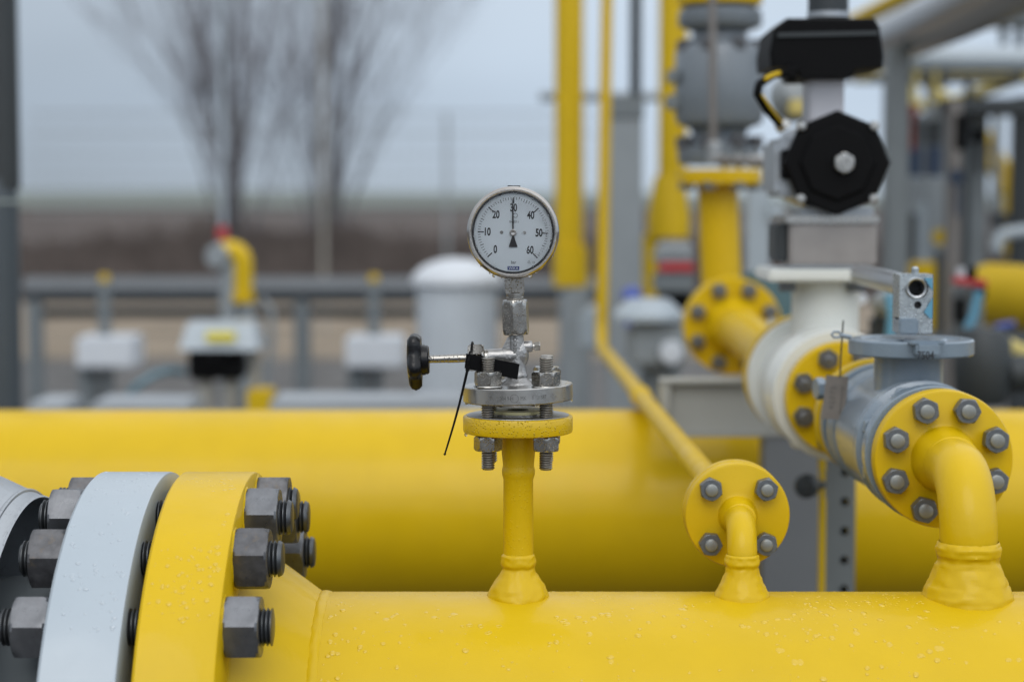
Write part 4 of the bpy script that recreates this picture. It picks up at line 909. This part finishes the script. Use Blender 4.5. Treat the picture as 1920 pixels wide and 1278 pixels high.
mk('tank_body', MB().lathe([(rt, 0.0), (rt, Z(535, Dt))], Matrix.Translation((xt, Dt, 0)), 48), mat('tank_paint', (.45, .49, .53), .5, var=.05), dt)
zl, zt_ = Z(530, Dt), Z(484, Dt)
mk('domed_lid', MB().lathe([(rt * .9, zl - .004), (rl, zl - .004)] + [(rl * cos(pi / 2 * i / 12), zl + (zt_ - zl) * sin(pi / 2 * i / 12)) for i in range(13)], Matrix.Translation((xt, Dt, 0)), 64, caps=False), 'whitebox', dt)
# left device: transmitter with cap and yellow elbow
Dv = 7.0
dv = thing('transmitter', P(418, 720, Dv), 'instrument with a white tapered cover and yellow label over a black housing', 'instrument')
mb = MB(); zt_, zb_ = Z(602, Dv), Z(652, Dv); a_, b_, c_, d_ = X(358, 602, Dv), X(482, 602, Dv), X(345, 652, Dv), X(493, 652, Dv)
vs = [(c_, Dv - .11, zb_), (d_, Dv - .11, zb_), (d_, Dv + .11, zb_), (c_, Dv + .11, zb_), (a_, Dv - .08, zt_), (b_, Dv - .08, zt_), (b_, Dv + .08, zt_), (a_, Dv + .08, zt_)]
mk('cover', mb.add(vs, [[3, 2, 1, 0], [4, 5, 6, 7], [0, 1, 5, 4], [1, 2, 6, 5], [2, 3, 7, 6], [3, 0, 4, 7]]), 'ltgrey', dv, ang=0)
mb = MB(); pbox(mb, 386, 440, 622, 640, Dv - .118, .02, .002); mk('label', mb, 'label', dv)
mb = MB(); pbox(mb, 352, 456, 660, 712, Dv - .06, .14, .01); vcyl(mb, 402, 48, 652, 680, Dv, 24); mk('housing', mb, 'blackmat', dv)
mb = MB(); vcyl(mb, 385, 16, 710, 780, Dv, 16, zb_=0); vcyl(mb, 432, 13, 710, 780, Dv, 16, zb_=0); vcyl(mb, 478, 10, 655, 780, Dv, 16, zb_=0); mk('leg', mb, 'post', dv)
mb = MB(); pbox(mb, 462, 508, 732, 790, Dv - .1, .15, .005); mk('yellow_flange', mb, 'yellow_far', dv)
hs = MB(); hs.tube([P(345, 698, Dv - .05), P(318, 694, Dv - .1), P(290, 702, Dv - .15), P(258, 722, Dv - .2), P(238, 745, Dv - .2), P(232, 800, Dv - .2), P(232, 900, Dv - .2)], .013, 12)
tag(mk('hose', hs, 'teal'), 'teal hose curving down left from the black instrument housing', 'hose')
ye = thing('elbow_valve', P(440, 600, 7.8), 'yellow elbow with a round grey face and red cap above the white tapered cover', 'valve')
De = 7.8
mk('elbow', MB().tube(bend(P(418, 470, De), P(455, 468, De), P(455, 562, De), .05, 8), .040, 20), 'yellow_far', ye)
mk('collar', MB().lathe([(.048, 0), (.048, .03)], frame(P(455, 566, De), (0, 0, 1)), 24), 'yellow_far', ye)
mk('round_face', MB().lathe([(.0001, 0), (.044, 0), (.048, -.01), (.048, -.06)], frame(P(404, 480, De - .05), (-.3, -1, 0)), 28), 'grey', ye)
mb = MB(); vcyl(mb, 417, 11, 424, 448, De, 16); mk('red_cap', mb, 'red', ye)
mb = MB(); vcyl(mb, 430, 17, 490, 640, De, 20, zb_=0); vcyl(mb, 462, 14, 565, 640, De, 16, zb_=0); mk('support', mb, 'grey', ye)
gy = MB(); gy.tube([P(490, 560, 7.9), P(508, 580, 7.9), P(510, 640, 7.9), P(500, 700, 7.9), P(500, 900, 7.9)], .014, 10); tag(mk('conduit', gy, 'grey'), 'grey curved conduit to the right of the yellow elbow valve', 'conduit')
# pale concrete plinths just above the rear pipe
for k_, (x0_, x1_, y0_, D_, lb) in enumerate(((50, 122, 749, 6.4, 'low pale concrete plinth beside the left column'), (168, 355, 749, 6.4, 'long pale concrete plinth below the left white box'), (505, 870, 744, 6.4, 'wide pale concrete plinth left of the gauge flange'), (1005, 1200, 905, 6.0, 'x'))):
    if lb == 'x': continue
    mb = MB(); a_ = X(x0_, y0_, D_); b_ = X(x1_, y0_, D_); mb.box(((a_ + b_) / 2, D_ + .14, Z(y0_ + 6, D_) / 2), (b_ - a_, .28, Z(y0_ + 6, D_)), I4, .01)
    tag(mk('concrete_plinth', mb, 'concrete'), lb, 'plinth', 'concrete plinths behind the rear pipe')
# ------------------------------------------------------------------ centre background: yellow risers and grey posts
Dy = 7.4
yr = thing('riser_pipe', P(1072, 700, Dy), 'blurred yellow riser just right of the gauge on a grey pedestal', 'pipe')
mb = MB(); vcyl(mb, 1067, 27, -80, 470, Dy, 32, zb_=Z(470, Dy)); vcyl(mb, 1070, 33, 460, 536, Dy, 32); mk('riser', mb, 'yellow_far', yr)
mb = MB(); vcyl(mb, 1078, 30, 538, 690, Dy, 24, zb_=0); mk('pedestal', mb, 'grey', yr)
mb = MB(); hcyl(mb, 181, 9, X(1012, 181, 7.9), X(1262, 181, 7.9), 7.9, 12); tag(mk('cross_rail', mb, 'grey'), 'thin grey horizontal rail crossing behind the yellow risers', 'rail')
Dg = 6.6
gc_ = thing('steel_column', (X(1172, 500, Dg), Dg, 0), 'pale grey column with a black pipe above it behind the thin yellow riser', 'column')
mb = MB(); pbox(mb, 1141, 1204, 205, 900, Dg, .12, .004); mk('shaft', mb, 'grey', gc_)
mb = MB(); pbox(mb, 1136, 1208, 180, 220, Dg - .01, .14, .004); mk('head_plate', mb, 'midgrey', gc_)
mb = MB(); vcyl(mb, 1192, 11, -120, 180, Dg + .05, 20); mk('black_pipe', mb, 'dkgrey', gc_)
y2 = thing('riser_pipe', P(1255, 440, 6.9), 'blurred yellow riser left of the grey control valve with a wide yellow foot', 'pipe')
mb = MB(); vcyl(mb, 1262, 27, -80, 400, 6.9, 28); mk('riser', mb, 'yellow_far', y2)
mb = MB(); mb.lathe([(.075, Z(445, 6.9)), (.075, Z(405, 6.9)), (.05, Z(330, 6.9))], Matrix.Translation((X(1254, 400, 6.9), 6.9, 0)), 28); mb.lathe([(.03, .2), (.03, Z(440, 6.9))], Matrix.Translation((X(1222, 400, 6.9), 6.9, 0)), 20); mk('foot', mb, 'yellow_far', y2)
mt = thing('meter', P(1265, 560, 6.2), 'grey meter head with a red band between the yellow risers', 'meter')
mb = MB(); mb.lathe([(.0001, .02), (.05, .018), (.062, 0)], frame(P(1264, 466, 6.2), (0, 0, 1)), 24); pbox(mb, 1228, 1302, 470, 492, 6.14, .12, .008); mk('head', mb, 'grey', mt)
mb = MB(); pbox(mb, 1236, 1302, 492, 510, 6.13, .12, .004); mk('red_band', mb, 'red', mt)
mb = MB(); pbox(mb, 1228, 1302, 512, 548, 6.14, .12, .006); mk('housing', mb, 'midgrey', mt)
mb = MB(); vcyl(mb, 1266, 10, 575, 700, 6.2, 12, zb_=0); mk('post', mb, 'midgrey', mt)
mb = MB(); pbox(mb, 1236, 1298, 549, 580, 6.16, .1, .006); mk('base', mb, 'blackmat', mt)
pm = thing('regulator', P(1230, 640, 5.6), 'pale grey regulator with a domed cover and round side cap beneath the red banded meter', 'regulator')
mb = MB(); mb.lathe([(.0001, .05), (.06, .045), (.085, .02), (.10, 0), (.10, -.015), (.02, -.016)], frame(P(1215, 590, 5.6), (0, 0, 1)), 32); mk('domed_cover', mb, 'ltgrey', pm)
mb = MB(); pbox(mb, 1180, 1290, 608, 690, 5.55, .2, .015); mk('body', mb, 'grey', pm)
mk('side_cap', MB().lathe([(.0001, .03), (.03, .028), (.034, .01), (.034, 0)], frame(P(1258, 660, 5.54), (0, -1, 0)), 28), 'whitebox', pm)
mb = MB(); vcyl(mb, 1232, 30, 690, 900, 5.65, 24, zb_=0); mk('foot', mb, 'midgrey', pm)
mk('blue_knob', MB().lathe([(.0001, .03), (.02, .028), (.030, .012), (.030, 0), (.0001, 0)], frame(P(1184, 556, 5.9), (0, -1, .2)), 24).tube([P(1184, 556, 5.92), P(1184, 620, 5.92)], .02, 12), 'blue', pm)
mb = MB(); pbox(mb, 1090, 1160, 580, 660, 6.8, .2, .02); tag(mk('junction_box', mb, 'ltgrey'), 'pale grey box behind the thin yellow riser beside the gauge', 'box')
# grey pipe seen between riser and white valve
gs = thing('steel_column', P(1412, 500, 5.6), 'pale grey square post between the yellow riser and the white valve', 'post')
mb = MB(); pbox(mb, 1400, 1442, 330, 900, 5.6, .08, .004); mk('shaft', mb, 'ltgrey', gs)
mb = MB(); pbox(mb, 1440, 1470, 380, 412, 5.58, .06, .004); mk('clip', mb, 'ltgrey', gs)
md = thing('impulse_manifold', P(1484, 180, 5.0), 'silver rounded housing behind the black and yellow cable', 'housing')
mk('housing', MB().lathe([(.0001, .06), (.03, .055), (.055, .03), (.065, 0), (.055, -.04), (.0001, -.05)], frame(P(1490, 182, 5.0), (0, -1, .3)), 28), 'grey', md)
mb = MB(); pbox(mb, 1480, 1510, 186, 215, 4.93, .05, .004); mk('yellow_side', mb, 'pale_yellow', md)
# ------------------------------------------------------------------ right background: pipe rack, platform, pipes
Dc_ = 6.2
c1 = thing('steel_column', (X(1682, 400, Dc_), Dc_, 0), 'tall grey column right of the black octagonal cover carrying the sloping pipe', 'column')
mb = MB(); pbox(mb, 1663, 1702, 85, 900, Dc_, .11, .004); mb.box((X(1682, 400, Dc_), Dc_ + .05, .3), (.1, .1, .6)); mk('shaft', mb, 'midgrey', c1)
bp2 = MB(); bp2.tube([P(1560, 128, 8.6), P(1668, 78, 6.9), P(1790, 22, 5.6), P(1980, -75, 4.4)], .082, 28); tag(mk('overhead_pipe', bp2, mat('glossy_grey_pipe', (.13, .135, .14), .35, coat=.6, coat_r=.15, var=.05)), 'large grey overhead pipe sloping up to the top right corner', 'pipe')
yb = MB(); yb.tube([P(1600, 42, 7.6), P(1700, -8, 7.0), P(1800, -60, 6.4)], .03, 14); tag(mk('overhead_pipe', yb, 'yellow_far'), 'narrow yellow overhead pipe above the black switch box', 'pipe')
for i_, (y_, hw_, D_, x0_, x1_, m_, lb) in enumerate(((112, 24, 7.2, 1700, 2050, 'ltgrey', 'thick pale horizontal overhead pipe on the right below the sloping pipe'), (18, 20, 7.4, 1845, 2050, 'ltgrey', 'pale horizontal overhead pipe touching the top right corner'), (146, 11, 8.2, 1600, 2050, 'pale_yellow', 'slim pale yellow horizontal pipe behind the grey column'))):
    mb = MB(); hcyl(mb, y_, hw_, X(x0_, y_, D_), X(x1_, y_, D_), D_, 24); tag(mk('overhead_pipe', mb, m_), lb, 'pipe')
rk = thing('pipe_rack', P(1800, 200, 7.6), 'dark steel rack of beams and short posts under the overhead pipes on the right', 'pipe rack')
mb = MB(); pbox(mb, 1800, 2050, 30, 48, 7.6, .15, .004); mk('beam', mb, 'midgrey', rk)
mb = MB(); pbox(mb, 1640, 2050, 138, 150, 7.6, .15, .004); mk('beam', mb, 'dkgrey', rk)
mb = MB(); pbox(mb, 1780, 2050, 184, 212, 6.9, .3, .004); mk('beam', mb, 'dkgrey', rk)
for x_, y0_, y1_, m_ in ((1768, 46, 166, 'midgrey'), (1882, 46, 84, 'midgrey'), (1912, 50, 90, 'dkgrey')):
    mb = MB(); vcyl(mb, x_, 8, y0_, y1_, 7.65, 12); mk('hanger', mb, m_, rk)
mb = MB(); pbox(mb, 1903, 1960, 180, 900, 7.8, .12, .004); mk('post', mb, 'dkgrey', rk)
mb = MB(); pbox(mb, 1778, 1799, 188, 900, 6.6, .08, .004); mk('post', mb, 'tagsteel', rk)
mb = MB(); pbox(mb, 1810, 1850, 200, 640, 7.2, .12, .004); mk('post', mb, 'midgrey', rk)
sr = thing('stair_railing', P(1850, 300, 8.5), 'yellow stair railing sloping behind the posts on the right', 'railing')
mb = MB(); 
mb.tube([P(1700, 150, 8.5), P(1730, 150, 8.5), P(1800, 205, 8.5)], .022, 8); mk('rail', mb, 'pale_yellow', sr)
mb = MB(); mb.tube([P(1700, 230, 8.5), P(1705, 160, 8.5)], .022, 8).tube([P(1700, 200, 8.5), P(1790, 190, 8.5), P(1930, 138, 7.6)], .026, 8); mk('rail', mb, 'pale_yellow', sr)
mb = MB(); mb.tube([P(1845, 250, 8.5), P(1905, 345, 8.5)], .026, 8).tube([P(1850, 295, 8.5), P(1905, 385, 8.5)], .03, 8); mk('rail', mb, 'yellow_far', sr)
mb = MB(); mb.tube([P(1897, 330, 8.5), P(1897, 480, 8.5)], .04, 12); mk('stanchion', mb, 'yellow_far', sr)
mb = MB(); mb.tube([P(1818, 260, 8.0), P(1820, 330, 8.0)], .03, 12); mk('stanchion', mb, 'pale_yellow', sr)
mb = MB(); mb.tube([P(1838, 262, 8.6), P(1900, 372, 8.6)], .03, 8); mk('stringer', mb, 'ltgrey', sr)
# instruments hanging in the rack
for i_, (px, lb) in enumerate(((1716, 'navy and grey hanging instrument nearest the tall grey column'), (1754, 'navy and grey hanging instrument second from the tall grey column'))):
    it = thing('hanging_instrument', P(px, 300, 7.0), lb, 'instrument', 'instruments hanging in the pipe rack')
    mb = MB(); pbox(mb, px - 12, px + 13, 226, 272, 7.0, .08, .006); mk('head', mb, 'dkgrey', it)
    mb = MB(); pbox(mb, px - 13, px + 12, 274, 330, 6.98, .08, .006); mk('bowl', mb, 'navy', it)
    mb = MB(); pbox(mb, px - 8, px + 8, 196, 226, 7.0, .06, .006); mk('fitting', mb, 'grey', it)
    mb = MB(); vcyl(mb, px, 4, 130, 200, 7.03, 8); mk('tube', mb, 'pale_yellow', it)
mb = MB(); vcyl(mb, 1803, 13, 214, 282, 6.4, 16, bev=.004); tag(mk('black_actuator', mb, 'blackmat'), 'black cylinder hanging beside the brownish rack post', 'actuator')
mb = MB(); pbox(mb, 1700, 1778, 334, 640, 7.8, .5, .01); tag(mk('cabinet', mb, 'grey'), 'grey cabinet behind the tall column and the ball valve lever', 'cabinet')
mb = MB(); vcyl(mb, 1711, 7, 400, 640, 7.2, 12, zb_=0); tag(mk('conduit', mb, 'dkgrey'), 'dark vertical conduit in front of the grey cabinet', 'conduit')
mb = MB(); mb.lathe([(.0001, 0), (.03, 0), (.03, .02), (.0001, .02)], frame(P(1762, 444, 7.6), (0, -1, 0)), 20); tag(mk('warning_button', mb, 'yellow_far'), 'small round yellow button on the grey cabinet', 'button')
mb = MB(); pbox(mb, 1712, 1772, 492, 620, 6.9, .1, .006); tag(mk('yellow_valve_block', mb, 'yellow_far'), 'dull yellow block behind the galvanised lever bracket', 'block')
mb = MB(); vcyl(mb, 1760, 8, 470, 640, 6.5, 12); tag(mk('conduit', mb, 'dkgrey'), 'dark vertical conduit against the dull yellow block', 'conduit')
b3 = MB(); b3.tube([P(1855, 552, 6.2), P(2100, 575, 5.6)], .098, 32); tag(mk('gas_pipe', b3, 'yellow_far'), 'thick yellow pipe entering at the right edge behind the ball valve', 'pipe')
rv = thing('quick_valve', P(1820, 600, 4.9), 'small valve with a red bar and light blue lever right of the galvanised bracket', 'valve')
mk('red_bar', MB().box((0, 0, 0), (.085, .03, .020), Matrix.Translation(P(1818, 528, 4.9)) @ Matrix.Rotation(.12, 4, 'Y'), .005), 'red', rv)
mb = MB(); vcyl(mb, 1821, 10, 500, 524, 4.9, 12); mk('black_stem', mb, 'blackmat', rv)
mb = MB(); pbox(mb, 1796, 1812, 560, 605, 4.9, .06, .003); mk('black_port', mb, 'blackmat', rv)
mb = MB(); pbox(mb, 1838, 1850, 536, 560, 4.9, .06, .003); mk('black_clip', mb, 'blackmat', rv)
mk('blue_lever', MB().tube([P(1836, 545, 4.87), P(1826, 590, 4.87), P(1812, 622, 4.87)], .011, 10), 'cyan', rv)
mb = MB(); pbox(mb, 1792, 1846, 536, 640, 4.95, .06, .01); mk('housing', mb, 'midgrey', rv)
mb = MB(); vcyl(mb, 1802, 8, 502, 522, 4.95, 12); mk('sight_glass', mb, 'whitebox', rv)
dk = thing('dark_regulator', P(1845, 690, 4.7), 'dark grey rounded regulator body above the rear pipe at the right', 'regulator')
mk('body', MB().lathe([(.0001, -.10), (.05, -.095), (.066, -.06), (.070, 0), (.066, .06), (.05, .085), (.0001, .09)], frame(P(1842, 684, 4.7), (0, 0, 1)), 40), 'dkgrey', dk)
mk('pipe_stub', MB().tube([P(1890, 700, 4.7), P(1990, 700, 4.7)], .045, 24), 'dkgrey', dk)
mk('pipe_arm', MB().tube([P(1878, 645, 4.9), P(1925, 665, 4.8), P(2000, 690, 4.7)], .022, 16), 'pale_yellow', dk)
fm = thing('fittings_cluster', P(1660, 580, 4.2), 'cluster of grey and cream fittings between the white valve neck and the lever bracket', 'fittings')
mb = MB(); mb.lathe([(.0001, 0), (.024, .004), (.028, .02), (.028, .06)], frame(P(1650, 570, 4.2), (.4, -1, .1)), 24); mk('round_head', mb, 'grey', fm)
mb = MB(); pbox(mb, 1640, 1668, 590, 650, 4.2, .08, .01); mk('block', mb, 'dkgrey', fm)
mb = MB(); mb.lathe([(.0001, 0), (.010, .002), (.010, .03)], frame(P(1617, 560, 3.9), (-.3, -1, 0)), 16); mk('cream_cap', mb, 'whitebox', fm)
mb = MB(); mb.tube([P(1665, 550, 4.1), P(1672, 590, 4.1), P(1668, 640, 4.1)], .01, 10); mk('blue_tube', mb, 'cyan', fm)

# more of the crowded plant at the right edge
mb = MB(); pbox(mb, 1703, 1776, 214, 333, 7.9, .06, .006); tag(mk('backing_panel', mb, 'midgrey'), 'dark grey panel behind the two hanging navy instruments', 'panel')
for i_, (px, hw_, y0_, y1_, D_, m_, lb) in enumerate(((1738, 6, 120, 640, 7.7, 'grey', 'thin grey vertical tube just right of the tall grey column'), (1812, 7, 150, 640, 7.0, 'dkgrey', 'thin dark vertical tube right of the brownish rack post'), (1868, 9, 205, 480, 8.2, 'grey', 'grey vertical tube in front of the yellow stair railing'), (1727, 11, 380, 500, 7.3, 'ltgrey', 'short pale vertical tube above the galvanised lever'))):
    mb = MB(); vcyl(mb, px, hw_, y0_, y1_, D_, 14); tag(mk('vertical_tube', mb, m_), lb, 'tube')
mb = MB(); mb.tube(bend(P(1868, 470, 7.0), P(1868, 440, 7.0), P(1940, 430, 7.0), .05, 6), .022, 14); tag(mk('pipe_elbow', mb, 'ltgrey'), 'pale pipe elbow above the thick yellow pipe at the right edge', 'pipe')
mb = MB(); hcyl(mb, 640, 14, X(1590, 640, 5.3), X(2000, 640, 5.3), 5.3, 16); tag(mk('low_pipe', mb, 'dkgrey'), 'dark horizontal pipe low behind the ball valve neck', 'pipe')
sv = thing('small_valve', P(1880, 600, 5.4), 'small dark valve with a blue grip below the thick yellow pipe', 'valve')
mb = MB(); mb.lathe([(.0001, -.05), (.03, -.045), (.04, 0), (.03, .045), (.0001, .05)], frame(P(1880, 640, 5.4), (0, 0, 1)), 20); mk('body', mb, 'dkgrey', sv)
mb = MB(); mb.tube([P(1868, 612, 5.36), P(1902, 606, 5.36)], .008, 10); mk('grip', mb, 'blue', sv)
cb = MB(); cb.tube([P(1705, 520, 6.0), P(1722, 560, 6.0), P(1715, 600, 6.0), P(1740, 640, 6.0)], .012, 8); tag(mk('cable', cb, 'blackmat'), 'black cable hanging behind the galvanised lever bracket', 'cable')

for i_, (x0_, x1_, y0_, y1_, D_, m_, lb) in enumerate(((1700, 1722, 196, 222, 6.9, 'rust', 'small reddish fitting beside the tall grey column below the yellow rail'), (1784, 1806, 318, 346, 6.5, 'navy', 'small navy fitting on the brownish rack post'), (1822, 1848, 240, 268, 7.0, 'blackmat', 'small black box right of the hanging black cylinder'), (1860, 1896, 400, 424, 7.6, 'dkgrey', 'dark clamp box beside the yellow stair stanchion'))):
    mb = MB(); pbox(mb, x0_, x1_, y0_, y1_, D_, .05, .006); vcyl(mb, (x0_ + x1_) / 2, 4, y1_ - 2, y1_ + 60, D_ + .02, 10); tag(mk('small_fitting', mb, m_), lb, 'fitting')
